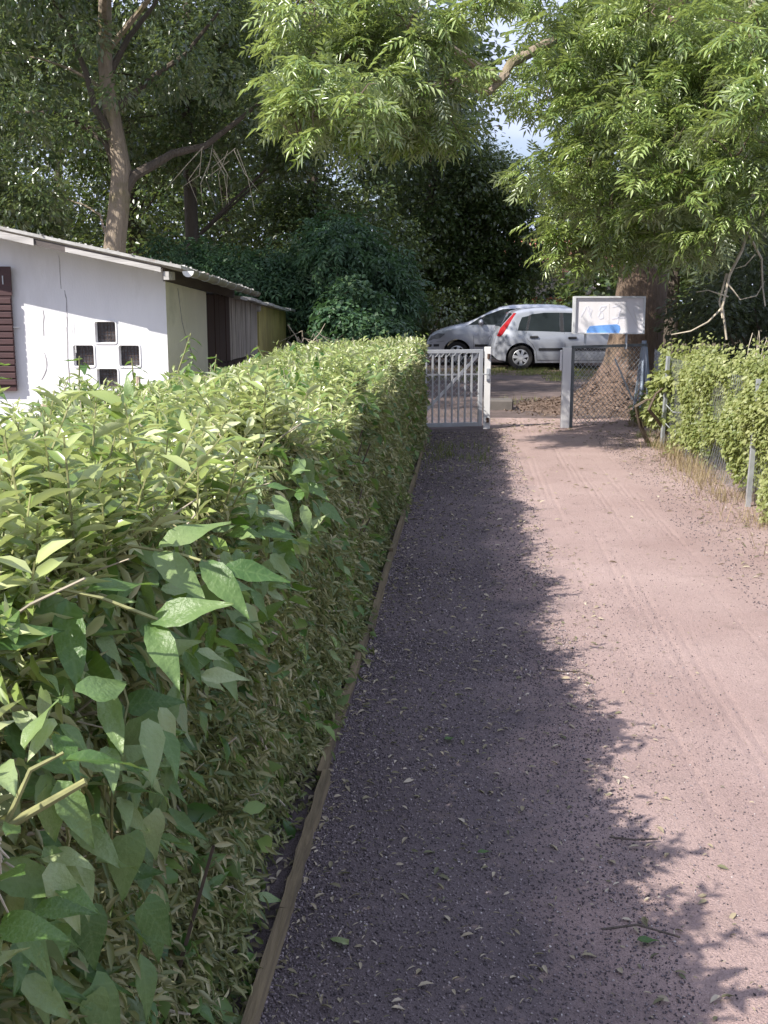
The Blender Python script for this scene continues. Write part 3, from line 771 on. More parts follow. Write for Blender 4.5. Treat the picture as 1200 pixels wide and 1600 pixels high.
# shoots standing up out of the hedge in front of the hut
def shoot(x, y, z0, z1, n, label):
    s = thing('hedge_shoot', label, 'shoot', (x, y, z0), group='tall leafy shoots rising from the hedge before the hut')
    pts = [(x, y, z0), (x + random.uniform(-0.03, 0.03), y, (z0 + z1) / 2), (x + random.uniform(-0.07, 0.07), y + random.uniform(-0.05, 0.05), z1)]
    MB().tube(pts, [0.006, 0.005, 0.003], 5).build('stem', M['stem_yellow'], s)
    for k in range(n):
        t = 0.3 + 0.7 * (k + random.random() * 0.5) / n
        z = z0 + (z1 - z0) * t; a = k * 2.4
        px = x + (pts[2][0] - x) * t
        instance('leaf', random.choice(leaf_kinds[:4]), leaf_matrix((px, y, z), (math.cos(a), math.sin(a), -0.35), (0, 0, 1), random.uniform(0.05, 0.09) , 0.8), s)
shoots = [(-2.05, 4.6, 1.0, 1.36, 13, 'leafy shoot at the left frame edge below the dark shutter'),
          (-1.86, 5.2, 1.0, 1.33, 13, 'leafy shoot left of the window cross before the lit wall'),
          (-1.72, 5.6, 1.0, 1.30, 10, 'low leafy shoot under the lowest window pane'),
          (-1.55, 5.9, 1.0, 1.42, 18, 'bushy leafy shoot before the corner of the white hut'),
          (-1.60, 6.9, 1.0, 1.26, 10, 'short leafy shoot before the cream side wall'),
          (-1.45, 7.9, 1.0, 1.28, 10, 'small leafy shoot below the dark brown boards'),
          (-1.42, 9.2, 1.0, 1.27, 9, 'small leafy shoot below the ochre sheets')]
for a in shoots: shoot(*a)
# stakes standing in the hedge
for x, y, h, r, rx, lab in [(-1.70, 5.5, 1.21, 0.014, 0.02, 'thin grey stake in the hedge below the window cross'),
                            (-1.74, 4.5, 1.16, 0.026, -0.04, 'thick pale wooden stake with frayed top among hedge leaves'),
                            (-1.92, 4.75, 1.13, 0.018, 0.03, 'brownish stake near the left frame edge in the hedge')]:
    o = MB().tube([(0, 0, 0), (rx * 0.5, 0, h * 0.6), (rx, 0, h)], [r, r * 0.95, r * 0.8], 7).build('wooden_stake', M['stake'], None)
    o.location = (x, y, 0)
    tag(o, lab, 'stake', 'stakes standing in the hedge')

# the ash seedling with big compound leaves that hangs over the near end of the hedge
LFT = leafmesh('leaflet', blade(lambda t: 0.185 * math.sin(math.pi * t ** 0.78) ** 0.9 * (1 - 0.15 * t), 12, 0.24, 0.18, 0.05, 0.035), M['vine_leaf'])
def compound(label, stem, leaflets, off=(0, 0, 0)):
    off = Vector(off)
    stem = [Vector(q) + off for q in stem]; leaflets = [(Vector(p) + off, d, nn, l) for p, d, nn, l in leaflets]
    s = thing('ash_seedling', label, 'seedling', stem[0], group='ash seedlings growing through the near end of the hedge')
    MB().tube(stem, [0.0026] * len(stem), 5).build('stem', M['stem_yellow'], s)
    for p, d, nn, l in leaflets: instance('leaflet', LFT, leaf_matrix(p, d, nn, l), s)
a0 = Vector((-0.66, 1.92, 1.10))
compound('ash seedling with pale pointed leaflets fanned over the hedge shoulder', [(-0.78, 1.95, 0.98), (-0.72, 1.93, 1.09), (-0.64, 1.93, 1.115), (-0.56, 1.92, 1.105), (-0.50, 1.91, 1.09)],
         [((-0.60, 1.925, 1.112), (0.62, 0.25, 0.30), (-0.25, -0.55, 0.8), 0.115), ((-0.60, 1.92, 1.110), (0.62, -0.45, -0.35), (0.0, -0.55, 0.8), 0.12),
          ((-0.50, 1.91, 1.09), (0.80, 0.05, -0.10), (-0.1, -0.6, 0.8), 0.10), ((-0.53, 1.915, 1.10), (0.55, -0.42, -0.42), (0.0, -0.6, 0.75), 0.115),
          ((-0.68, 1.93, 1.11), (0.15, -0.45, -0.42), (-0.1, -0.6, 0.75), 0.115), ((-0.73, 1.93, 1.09), (-0.1, -0.5, -0.35), (-0.1, -0.5, 0.8), 0.10), ((-0.69, 1.93, 1.115), (0.3, 0.6, 0.35), (-0.2, -0.5, 0.8), 0.11)], (0.15, -0.40, 0.115))
compound('ash seedling with broad leaflets drooping from the upper left of the hedge', [(-0.80, 1.50, 0.98), (-0.72, 1.50, 1.10), (-0.62, 1.50, 1.08), (-0.54, 1.50, 1.05)],
         [((-0.56, 1.50, 1.05), (0.55, -0.1, 0.22), (-0.1, -0.6, 0.7), 0.11), ((-0.56, 1.50, 1.05), (0.4, -0.5, -0.4), (0.1, -0.5, 0.8), 0.10),
          ((-0.64, 1.50, 1.085), (0.4, 0.5, 0.05), (-0.2, -0.4, 0.9), 0.11), ((-0.66, 1.49, 1.08), (0.2, -0.5, -0.45), (-0.1, -0.5, 0.8), 0.12), ((-0.74, 1.50, 1.08), (-0.3, -0.5, -0.3), (-0.2, -0.4, 0.8), 0.10)], (0.17, -0.22, 0.14))
# broad vine leaves on the shaded near corner
BIG = leafmesh('leaf', blade(lambda t: 0.30 * math.sin(math.pi * min(1, (0.06 + 0.94 * t) ** 0.60)) ** 0.85 * (1 - 0.2 * t), 11, 0.20, 0.22, 0.10, 0.02, 0.2), M['vine_leaf'])
RND = leafmesh('leaf', blade(ROUND, 13, 0.10, 0.10, 0.10, 0.035, 0.1), M['vine_leaf'])
v = thing('bindweed_vine', 'climbing vine with large heart shaped leaves hanging on the near hedge corner', 'vine', (-0.50, 1.4, 0.0))
MB().tube([(-0.60, 1.50, 0.3), (-0.56, 1.40, 0.6), (-0.52, 1.47, 0.78), (-0.49, 1.40, 0.92), (-0.475, 1.44, 1.02), (-0.50, 1.46, 1.09)], [0.0022] * 6, 5).build('stem', M['stem_yellow'], v)
for p, d, nn, l in [((-0.455, 1.43, 1.005), (0.10, 0.05, -1), (0.75, -0.65, 0.15), 0.115), ((-0.46, 1.36, 0.86), (0.05, -0.15, -1), (0.7, -0.7, 0.1), 0.10), ((-0.47, 1.50, 0.82), (0.2, 0.1, -1), (0.8, -0.5, 0.2), 0.085),
                    ((-0.50, 1.30, 0.78), (0.2, -0.1, -0.9), (0.7, -0.7, 0.3), 0.09), ((-0.46, 1.42, 0.72), (0.35, 0.1, -0.6), (0.5, -0.6, 0.5), 0.09), ((-0.49, 1.28, 0.67), (0.1, 0.0, -1), (0.7, -0.6, 0.2), 0.08),
                    ((-0.47, 1.52, 1.06), (0.55, 0.1, 0.25), (-0.1, -0.6, 0.8), 0.085), ((-0.48, 1.46, 1.01), (0.6, 0.2, 0.05), (-0.3, -0.6, 0.6), 0.08)]:
    instance('leaf', BIG, leaf_matrix(p, d, nn, l), v)
h = thing('hazel_shoot', 'broad round toothed hazel leaf in the lower left corner of the hedge', 'shoot', (-0.60, 1.22, 0.0))
MB().tube([(-0.66, 1.30, 0.3), (-0.62, 1.27, 0.7), (-0.585, 1.25, 0.80)], [0.004, 0.003, 0.002], 5).build('stem', M['twig_dark'], h)
instance('leaf', RND, leaf_matrix((-0.575, 1.22, 0.80), (0.12, -0.12, -1), (0.72, -0.72, 0.2), 0.15, 1.1), h)
instance('leaf', RND, leaf_matrix((-0.60, 1.28, 0.80), (-0.3, 0.1, -0.6), (0.6, -0.7, 0.4), 0.10, 1.1), h)
s = thing('hop_stem', 'thick yellow cut stem with withered knot jutting from the hedge at left edge', 'stem', (-0.5160, 1.0320, 0.9952))
MB().tube([(-0.72, 1.02, 0.93), (-0.5504, 1.0148, 0.9995), (-0.4945, 1.0234, 1.0279), (-0.4558, 1.0320, 1.0511), (-0.3956, 1.0492, 1.0838)], [0.006, 0.0058, 0.0056, 0.005, 0.004], 8).build('stem', M['stem_yellow'], s, smooth=True)
MB().tube([(-0.4773, 1.0277, 1.0399), (-0.4644, 1.0320, 1.0683), (-0.4515, 1.0406, 1.0984), (-0.4214, 1.0578, 1.1113)], [0.0036, 0.0034, 0.003, 0.002], 6).build('side_stem', M['stem_yellow'], s, smooth=True)
b = MB()
for k in range(14):
    a = random.random() * 6.28; p = Vector((-0.4919, 1.0217, 1.0313))
    q = p + Vector((random.gauss(0, 0.012), random.gauss(-0.008, 0.006), random.gauss(-0.008, 0.016)))
    b.tube([p + Vector((random.gauss(0, 0.005), 0, random.gauss(0, 0.005))), q, q + Vector((random.gauss(0, 0.01), 0, random.gauss(-0.012, 0.008)))], [0.0022, 0.0016, 0.001], 4)
b.build('withered_knot', M['twig'], s)

# ------------------------------------------------------------------ timber edging
ed = thing('timber_edging', 'weathered brown boards edging the path along the foot of the hedge', 'edging', (-0.47, 7, 0))
ys = [-0.5, 2.52, 3.35, 4.98, 6.6, 8.5, 10.6, 13.3]
for i in range(len(ys) - 1):
    j = random.uniform(-0.012, 0.012); t = random.uniform(-0.012, 0.012)
    b = MB()
    m_ = 14; top_ = 0.068 + random.uniform(-0.014, 0.010); V_ = []
    for q in range(m_ + 1):
        yy = ys[i] + 0.004 + (ys[i + 1] - ys[i] - 0.008) * q / m_; wob = random.gauss(0, 0.0022); tz = top_ + random.gauss(0, 0.003)
        V_ += [(-0.013 + wob, yy, -0.05), (0.013 + wob, yy, -0.05), (0.013 + wob, yy, tz - random.uniform(0.0, 0.006)), (-0.013 + wob, yy, tz)]
    b.add(V_, [(q * 4 + e_, q * 4 + (e_ + 1) % 4, q * 4 + 4 + (e_ + 1) % 4, q * 4 + 4 + e_) for q in range(m_) for e_ in range(4)] + [(0, 1, 2, 3), (m_ * 4 + 3, m_ * 4 + 2, m_ * 4 + 1, m_ * 4)])
    o = b.build('plank', M['edging'], ed, local=True)
    o.location = (j + 0.012, -7, 0); o.rotation_euler = (0, t * 4, 0)
    for vv in o.data.vertices: vv.co.x += t * (vv.co.y - ys[i]) / 2

# ------------------------------------------------------------------ the white hut
hut = thing('hut', 'low white plastered hut with a cross of small windows and sloping mossy roof', 'hut', (-5.5, 14.6, 0))
WY = 12.80
def roof_z(x, y): return 1.985 - 0.212 * (x + 3.22) - 0.054 * (y - 12.38)
def wall_top(x): return roof_z(x, WY) - 0.055
# front wall with four recessed openings in a cross
p = 0.277; op = 0.122; cx, cz = -4.285, 0.965
holes = [(cx, cz + p), (cx - p, cz), (cx + p, cz), (cx, cz - p)]
xs = sorted({-7.6, -3.54, -5.3, -4.9} | {cx + k * p + s * op for k in (-1, 0, 1) for s in (-1, 1)})
zs = sorted({0.0} | {cz + k * p + s * op for k in (-1, 0, 1) for s in (-1, 1)})
b = MB()
for i in range(len(xs) - 1):
    for j in range(len(zs)):
        x0, x1 = xs[i], xs[i + 1]; z0 = zs[j]
        top = j == len(zs) - 1
        za, zb_ = (wall_top(x0), wall_top(x1)) if top else (zs[j + 1], zs[j + 1])
        mx, mz = (x0 + x1) / 2, (z0 + (zs[j + 1] if not top else 9)) / 2
        if any(abs(mx - hx) < op * 0.9 and abs(mz - hz) < op * 0.9 for hx, hz in holes): continue
        b.add([(x0, WY, z0), (x1, WY, z0), (x1, WY, zb_), (x0, WY, za)], [(0, 1, 2, 3)])
for hx, hz in holes:      # reveals
    q = [(hx - op, hz - op), (hx + op, hz - op), (hx + op, hz + op), (hx - op, hz + op)]
    for k in range(4):
        (xa, za), (xb, zb_) = q[k], q[(k + 1) % 4]
        b.add([(xa, WY, za), (xb, WY, zb_), (xb, WY + 0.10, zb_), (xa, WY + 0.10, za)], [(0, 1, 2, 3)])
me_wall = b.build('wall', M['plaster'], hut)
def rounded(hx, hz, r, c=0.03, n=4):
    pts = []
    for qx, qz, a0 in ((1, -1, -90), (1, 1, 0), (-1, 1, 90), (-1, -1, 180)):
        for k in range(n + 1):
            a = math.radians(a0 + 90 * k / n)
            pts.append((hx + qx * (r - c) + c * math.cos(a), hz + qz * (r - c) + c * math.sin(a)))
    return pts
for hx, hz in holes:
    out, inn = rounded(hx, hz, op + 0.022, 0.035), rounded(hx, hz, op - 0.004, 0.02)
    n = len(out); b = MB()
    V = [(x, WY - 0.003, z) for x, z in out] + [(x * 0.82 + ix * 0.18, WY - 0.010, z * 0.82 + iz * 0.18) for (x, z), (ix, iz) in zip(out, inn)] + [(x * 0.25 + ix * 0.75, WY - 0.010, z * 0.25 + iz * 0.75) for (x, z), (ix, iz) in zip(out, inn)] + [(x, WY + 0.06, z) for x, z in inn]
    b.add(V, [(r * n + k, r * n + (k + 1) % n, (r + 1) * n + (k + 1) % n, (r + 1) * n + k) for r in range(3) for k in range(n)])
    w = b.build('window', M['plaster'], hut, smooth=True)
    MB().box(hx - op + 0.004, hx + op - 0.004, WY + 0.072, WY + 0.084, hz - op + 0.004, hz + op - 0.004).build('pane', M['dark_pane'], w)
    g_ = MB()
    for k in range(1, 6):
        t = hx - op + 2 * op * k / 6; g_.bar((t, WY + 0.068, hz - op + 0.006), (t + random.uniform(-0.004, 0.004), WY + 0.068, hz + op - 0.006), 0.003, 0.003)
        t = hz - op + 2 * op * k / 6; g_.bar((hx - op + 0.006, WY + 0.063, t), (hx + op - 0.006, WY + 0.063, t + random.uniform(-0.004, 0.004)), 0.003, 0.003)
    g_.build('grille', M['rust'], w)
# side walls: cream front part, the rest plain
MB().add([(-3.542, WY + 0.003, 0), (-3.542, 14.82, 0), (-3.542, 14.82, 1.73), (-3.542, WY + 0.003, 1.835)], [(0, 1, 2, 3)]).build('side_wall', M['cream'], hut)
b = MB(); b.box(-3.60, -3.548, 14.80, 14.835, 0, 1.72); b.build('corner_strip', M['white_cap'], hut)
MB().add([(-7.6, WY, 0), (-7.6, 16.6, 0), (-7.6, 16.6, 2.6), (-7.6, WY, 2.75), (-3.60, 16.6, 0), (-3.60, 16.6, 1.72)], [(0, 1, 2, 3), (1, 4, 5, 2)]).build('back_wall', M['plaster'], hut)
# cracks and filled patches
def crack(pts, w=0.004, mat='crack', name='crack'):
    b = MB()
    P = []
    for i in range(len(pts) - 1):
        a, c = pts[i], pts[i + 1]
        for k in range(4):
            t = k / 4; P.append((a[0] + (c[0] - a[0]) * t + random.gauss(0, 0.005), a[1] + (c[1] - a[1]) * t))
    P.append(pts[-1])
    for a, c in zip(P, P[1:]):
        b.bar((a[0], WY - 0.002, a[1]), (c[0], WY - 0.002, c[1]), w * random.uniform(0.6, 1.4), 0.005, up=(0, 1, 0))
    b.build(name, M[mat], hut)
crack([(-4.80, 2.13), (-4.795, 1.75)]); crack([(-4.755, 1.73), (-4.735, 1.55), (-4.75, 1.3)], 0.008); crack([(-4.75, 1.3), (-4.755, 0.6)], 0.014)
crack([(-5.03, 1.50), (-5.04, 1.2)], 0.006); crack([(-5.035, 1.0), (-5.03, 0.8), (-5.10, 0.68)], 0.008)
crack([(-4.70, 1.38), (-4.70, 0.95)], 0.02, 'patch', 'filler_strip'); crack([(-4.66, 1.40), (-4.655, 1.0)], 0.012, 'patch', 'filler_strip')
b = MB()
for a, c in zip([(13.35, 1.76), (13.5, 1.35), (13.7, 1.12), (13.9, 0.98)], [(13.5, 1.35), (13.7, 1.12), (13.9, 0.98), (14.0, 0.8)]):
    b.bar((-3.539, a[0], a[1]), (-3.539, c[0], c[1]), 0.006, 0.008, up=(1, 0, 0))
b.build('crack', M['crack'], hut)
# roof: sheets laid edge to edge across the slope
for k in range(9):
    y0 = 12.19 + k * 0.49; y1 = y0 + 0.482; dz = random.uniform(-0.006, 0.010)
    xr = -3.19 + random.uniform(-0.02, 0.02)
    n = 14; b = MB(); V = []
    for i in range(n + 1):
        x = -7.9 + (xr + 7.9) * i / n
        for y in (y0, y1):
            w = random.uniform(-0.003, 0.003)
            V += [(x, y, roof_z(x, y) - 0.035 + dz), (x, y, roof_z(x, y) + dz + w)]
    F = []
    for i in range(n):
        a = i * 4; c = a + 4
        F += [(a, c, c + 1, a + 1), (a + 1, c + 1, c + 3, a + 3), (a + 3, c + 3, c + 2, a + 2), (a + 2, c + 2, c, a)]
    F += [(0, 1, 3, 2), (n * 4, n * 4 + 2, n * 4 + 3, n * 4 + 1)]
    b.add(V, F); b.build('roof_sheet', M['roofing'], hut)
# moss and flakes along the roof edge
n = 220
t = rng.rand(n); X = -7.4 + 4.2 * t; Yr = 12.18 + 0.5 * rng.rand(n) ** 2
X2 = -3.25 + 0.08 * rng.rand(n); Y2 = 12.4 + 4.0 * rng.rand(n)
sel = rng.rand(n) > 0.5
X = np.where(sel, X, X2); Yr = np.where(sel, Yr, Y2)
V, F = scatter(LEAF6[0] - np.array([0, 0.5, 0]), LEAF6[1], np.stack([X, Yr, roof_z(X, Yr) + 0.012], 1), frames(rand_dirs(n) * np.array([1, 1, 0.25]), np.array([0, 0, 1.0]) + rng.normal(size=(n, 3)) * 0.4), np.stack([0.025 + 0.03 * rng.rand(n)] * 3, 1))
npmesh('moss', V, F, M['roofing'], hut, kind='stuff')
# verge boards, overlapping and a little crooked
def board(xa, xb, ta, tb, th, y, mat, name='fascia_board'):
    za, zb_ = roof_z(xa, 12.38), roof_z(xb, 12.38)
    b = MB(); V = []
    for x, z, t in ((xa, za, ta), (xb, zb_, tb)):
        for yy in (y, y + 0.024):
            V += [(x, yy, z - t - th), (x, yy, z - t)]
    b.add(V, [(0, 4, 5, 1), (2, 3, 7, 6), (1, 5, 7, 3), (0, 2, 6, 4), (0, 1, 3, 2), (4, 6, 7, 5)])
    b.build(name, M[mat], hut)
board(-7.8, -4.86, 0.038, 0.040, 0.075, 12.20, 'fascia'); board(-4.86, -3.42, 0.040, 0.038, 0.030, 12.222, 'fascia_dark'); board(-4.50, -3.42, 0.058, 0.052, 0.052, 12.196, 'fascia')
board(-4.90, -4.48, 0.045, 0.055, 0.06, 12.22, 'fascia_dark')
MB().box(-3.40, -3.34, 12.23, 12.50, 1.84, 1.93).build('rafter_end', M['fascia'], hut)
b = MB(); b.add([(-3.53, 12.78, 1.835), (-3.53, 16.6, 1.66), (-3.53, 16.6, 1.80), (-3.53, 12.78, 1.99), (-3.56, 12.78, 1.835), (-3.56, 16.6, 1.66), (-3.56, 16.6, 1.80), (-3.56, 12.78, 1.99)], [(0, 1, 2, 3), (4, 7, 6, 5), (0, 4, 5, 1), (0, 3, 7, 4)])
b.build('eaves_board', M['fascia_dark'], hut)
# gutter with its bands and a white end cap
gut = MB(); n = 10; V = []; F = []
for (y, z) in ((12.30, 1.913), (16.3, 1.705)):
    for r in (0.062, 0.056):
        for k in range(n + 1):
            a = math.pi + math.pi * k / n
            V.append((-3.13 + r * math.cos(a), y, z + 0.03 + r * math.sin(a)))
m1 = n + 1
for k in range(n):
    F += [(k, k + 1, 2 * m1 + k + 1, 2 * m1 + k), (m1 + k, 3 * m1 + k, 3 * m1 + k + 1, m1 + k + 1)]
gut.add(V, F)
gt = gut.build('gutter', M['gutter'], hut, smooth=True)
for k in range(8):
    t = (k + 0.5) / 8; y = 12.30 + 4.0 * t; z = 1.913 - 0.208 * t
    b = MB(); V = []; F = []
    for yy in (y, y + 0.03):
        for r in (0.068, 0.0635):
            for q in range(n + 1):
                a = math.pi + math.pi * q / n; V.append((-3.13 + r * math.cos(a), yy, z + 0.03 + r * math.sin(a)))
    for q in range(n):
        F += [(q, q + 1, 2 * m1 + q + 1, 2 * m1 + q), (q, m1 + q, m1 + q + 1, q + 1), (2 * m1 + q, 2 * m1 + q + 1, 3 * m1 + q + 1, 3 * m1 + q)]
    b.add(V, F); b.build('band', M['galv'], gt)
b = MB(); b.prism([(-3.13 + 0.066 * math.cos(math.pi + math.pi * k / 12), 1.935 + 0.066 * math.sin(math.pi + math.pi * k / 12)) for k in range(13)], 'y', 12.27, 12.297); b.build('end_cap', M['white_cap'], gt)
# shutter standing off the wall at the left
sh = MB(); sh.box(-6.1, -5.385, WY - 0.075, WY - 0.045, 0.55, 2.00); sh.box(-6.1, -5.36, WY - 0.085, WY - 0.074, 1.67, 2.005, 0.004)
shut = sh.build('shutter', M['shutter'], hut)
for k in range(13):
    z = 0.62 + k * 0.0795
    MB().box(-6.08, -5.375 + random.uniform(-0.003, 0.003), WY - 0.098 + random.uniform(-0.003, 0.003), WY - 0.0755, z, z + 0.064, 0.006).build('slat', M['shutter'], shut)
MB().bar((-5.46, WY - 0.09, 1.80), (-5.46, WY - 0.09, 1.90), 0.012, 0.012).build('hook', M['galv'], shut)
MB().bar((-5.40, WY - 0.05, 1.30), (-5.32, WY - 0.03, 1.30), 0.012, 0.012).build('catch', M['white_cap'], shut)

# ------------------------------------------------------------------ board shed built against the hut
shed = thing('board_shed', 'lean-to shed of dark and grey upright boards with ochre sheets at its end', 'shed', (-3.9, 18.2, 0))
y = 14.86; k = 0
while y < 18.62:
    w = min(random.uniform(0.11, 0.17), 18.66 - y)
    if w < 0.05: break
    zt = 1.70 if y < 16.5 else 1.675 - 0.048 * (y - 16.5)
    red = y < 16.45 + random.uniform(-0.2, 0.2)
    o = MB().box(-3.60, -3.575 + random.uniform(-0.006, 0.008), y, y + w - 0.007, 0.73 + random.uniform(0, 0.01), zt + random.uniform(-0.015, 0.005)).build('plank', M['wood_red' if red else 'wood_grey'], shed)
    MB().box(-3.605, -3.585 + random.uniform(-0.006, 0.006), y, y + w - 0.007, 0.0, 0.715).build('plank', M['wood_red' if y < 17.6 else 'wood_grey'], shed)
    y += w
MB().box(-3.64, -3.608, 14.84, 18.66, 0.0, 1.56).build('backing', M['fascia_dark'], shed)
for ya, yb in ((18.68, 20.62), (20.68, 21.50)):
    za, zb_ = 1.55 - 0.048 * (ya - 18.66), 1.55 - 0.048 * (yb - 18.66)
    b = MB(); n = max(4, int((yb - ya) / 0.12)); V = []
    for i in range(n + 1):
        yy = ya + (yb - ya) * i / n; dx = 0.008 * (i % 2)
        V += [(-3.56 + dx, yy, 0), (-3.56 + dx, yy, za + (zb_ - za) * i / n), (-3.60 + dx, yy, 0), (-3.60 + dx, yy, za + (zb_ - za) * i / n)]
    b.add(V, [(a * 4, a * 4 + 4, a * 4 + 5, a * 4 + 1) for a in range(n)] + [(a * 4 + 2, a * 4 + 3, a * 4 + 7, a * 4 + 6) for a in range(n)] + [(a * 4 + 1, a * 4 + 5, a * 4 + 7, a * 4 + 3) for a in range(n)] + [(0, 1, 3, 2), (n * 4, n * 4 + 2, n * 4 + 3, n * 4 + 1)])
    b.build('wall_sheet', M['wood_ochre'], shed)
MB().box(-3.66, -3.52, 18.60, 18.70, 1.44, 1.56, 0.02).build('rafter_end', M['fascia'], shed)
for k in range(9):
    y0 = 16.55 + k * 0.565; y1 = y0 + 0.556
    xr = -3.40 + random.uniform(-0.035, 0.03)
    z0, z1 = 1.70 - 0.048 * (y0 - 16.5), 1.70 - 0.048 * (y1 - 16.5)
    dz = random.uniform(-0.008, 0.012)
    b = MB(); V = []
    for yy, zz in ((y0, z0), (y1, z1)):
        for x, up in ((xr, 0), (-6.2, 0.25)): V += [(x, yy, zz - 0.045 + up + dz), (x, yy, zz + up + dz)]
    b.add(V, [(0, 1, 3, 2), (4, 6, 7, 5), (0, 4, 5, 1), (1, 5, 7, 3), (2, 3, 7, 6), (0, 2, 6, 4)])
    b.build('roof_sheet', M['roofing'], shed)

# ------------------------------------------------------------------ gate, posts and wire panel
def mesh_wires(p0, p1, z0, z1, pitch, r, mat, name, parent):
    """a chain-link panel between two plan points: two families of slanting wires"""
    p0, p1 = Vector(p0), Vector(p1); L = (p1 - p0).length; u = (p1 - p0) / L; H = z1 - z0
    b = MB()
    for s in (1, -1):
        k = -H
        while k < L:
            a, c = max(k, 0), min(k + H, L)
            za, zc = z0 + (a - k), z0 + (c - k)
            if s < 0: za, zc = z1 - (a - k), z1 - (c - k)
            q = Vector((-u.y, u.x, 0)) * (0.002 * s)
            b.tube([p0 + u * a + Vector((0, 0, za)) + q, p0 + u * c + Vector((0, 0, zc)) + q], r, 3, cap=False)
            k += pitch
    return b.build(name, mat, parent, kind='stuff')

gp = thing('gate_post', 'pale rust stained square post between the barred gate and the opening', 'post', (0.258, 13.84, 0), group='posts of the garden gate')
MB().box(-0.043, 0.043, -0.043, 0.043, -0.1, 1.045, 0.006).build('post', M['post_paint'], gp, local=True)
MB().box(-0.012, 0.030, -0.062, -0.044, 0.62, 0.78, 0.004).build('lock_case', M['galv'], gp, local=True)
MB().tube([(0.012, -0.066, 0.71), (0.012, -0.11, 0.71), (-0.07, -0.115, 0.71)], 0.008, 6).build('handle', M['galv'], gp, local=True)
for z in (0.93, 0.13): MB().tube([(0.012, -0.055, z - 0.03), (0.012, -0.055, z + 0.03)], 0.018, 8).build('hinge', M['rust'], gp, local=True)

gate = thing('gate', 'closed grey steel gate leaf with upright bars and a diagonal brace', 'gate', (0.195, 13.80, 0), rz=math.radians(17))
GW, GZ0, GZ1 = 0.86, 0.055, 1.015
b = MB()
b.box(-0.052, 0.0, -0.02, 0.02, GZ0, GZ1, 0.003); b.box(-GW, -GW + 0.052, -0.02, 0.02, GZ0, GZ1, 0.003)
b.box(-GW + 0.052, -0.052, -0.02, 0.02, GZ1 - 0.045, GZ1, 0.003); b.box(-GW + 0.052, -0.052, -0.02, 0.02, GZ0, GZ0 + 0.05, 0.003)
b.build('frame', M['gate_paint'], gate, local=True)
for k in range(8):
    x = -0.052 - 0.0845 * (k + 1) - 0.004
    MB().box(x - 0.010, x + 0.010, -0.010, 0.010, GZ0 + 0.05, GZ1 - 0.045).build('bar', M['gate_paint'], gate, local=True)
MB().bar((-GW + 0.04, 0.034, GZ0 + 0.10), (-0.04, 0.034, GZ1 - 0.06), 0.02, 0.034).build('brace', M['post_paint'], gate, local=True)
MB().box(-GW + 0.03, -0.03, 0.022, 0.036, 0.695, 0.715).build('rail', M['post_paint'], gate, local=True)
mesh_wires((-GW + 0.03, 0.055, 0), (-0.03, 0.055, 0), GZ0 + 0.02, GZ1 - 0.02, 0.075, 0.0018, M['wire'], 'wire_mesh', gate).location = (0, 0, 0)
for o in gate.children:      # wires were built in the gate's own frame
    if o.name.startswith('wire_mesh'):
        off = wl(gate)
        for vv in o.data.vertices: vv.co += off

gp2 = thing('gate_post', 'thick pale square post with strike plate at the left end of the wire panel', 'post', (1.262, 14.06, 0), group='posts of the garden gate')
MB().box(-0.055, 0.055, -0.05, 0.05, -0.1, 1.035, 0.006).build('post', M['gate_paint'], gp2, local=True)
MB().box(-0.052, 0.052, -0.057, -0.0505, 0.0, 1.03, 0.002).build('face_plate', M['post_paint'], gp2, local=True)
MB().box(-0.085, -0.056, -0.03, 0.03, 0.74, 1.0, 0.008).build('strike_plate', M['post_paint'], gp2, local=True)

PA, PB = Vector((1.33, 14.08, 0)), Vector((2.30, 14.64, 0))
panel = thing('wire_panel', 'chain link fence panel under the sign with dark top rail', 'fence', (PA.x, PA.y, 0))
MB().bar(PA + Vector((0, 0, 1.035)), PB + Vector((0.05, 0.03, 1.045)), 0.04, 0.035).build('rail', M['rail'], panel)
MB().box(PA.x - 0.008, PA.x + 0.03, PA.y - 0.02, PA.y + 0.02, 0, 1.02).build('end_upright', M['rail'], panel)
mesh_wires(PA, PB, 0.06, 1.02, 0.068, 0.0030, M['wire'], 'wire_mesh', panel)
MB().bar((2.30, 14.64, -0.05), (2.315, 14.66, 1.10), 0.045, 0.045).build('corner_post', M['blue_grey'], panel)
MB().bar((2.46, 14.72, -0.05), (2.325, 14.60, 1.02), 0.04, 0.04).build('strut', M['blue_grey'], panel)
MB().bar((2.25, 15.0, -0.05), (2.30, 14.70, 1.0), 0.03, 0.03).build('strut', M['blue_grey'], panel)
MB().bar((1.98, 14.95, 0.85), (2.24, 14.95, 0.30), 0.022, 0.022).build('stay', M['galv'], panel)

# sign box on two legs over the panel
sg = thing('sign', 'white sign box with faded blue handwriting and a blue band above wire fence', 'sign', (1.815, 14.42, 0), rz=math.radians(4))
SW, SZ0, SZ1 = 0.455, 1.195, 1.668
b = MB(); b.box(-SW, SW, 0.0, 0.12, SZ0, SZ1, 0.004); b.build('housing', M['sign_frame'], sg, local=True)
f0 = MB(); f0.box(-SW + 0.02, SW - 0.02, -0.006, -0.0005, SZ0 + 0.014, SZ1 - 0.022); face = f0.build('face', M['sign_face'], sg, local=True)
b = MB()
b.box(-SW - 0.003, -SW + 0.020, -0.036, -0.001, SZ0 - 0.003, SZ1 + 0.003); b.box(SW - 0.020, SW + 0.003, -0.036, -0.001, SZ0 - 0.003, SZ1 + 0.003)
b.box(-SW + 0.020, SW - 0.020, -0.036, -0.001, SZ1 - 0.020, SZ1 + 0.003); b.box(-SW + 0.020, SW - 0.020, -0.036, -0.001, SZ0 - 0.003, SZ0 + 0.012)
b.build('frame', M['sign_frame'], sg, local=True)
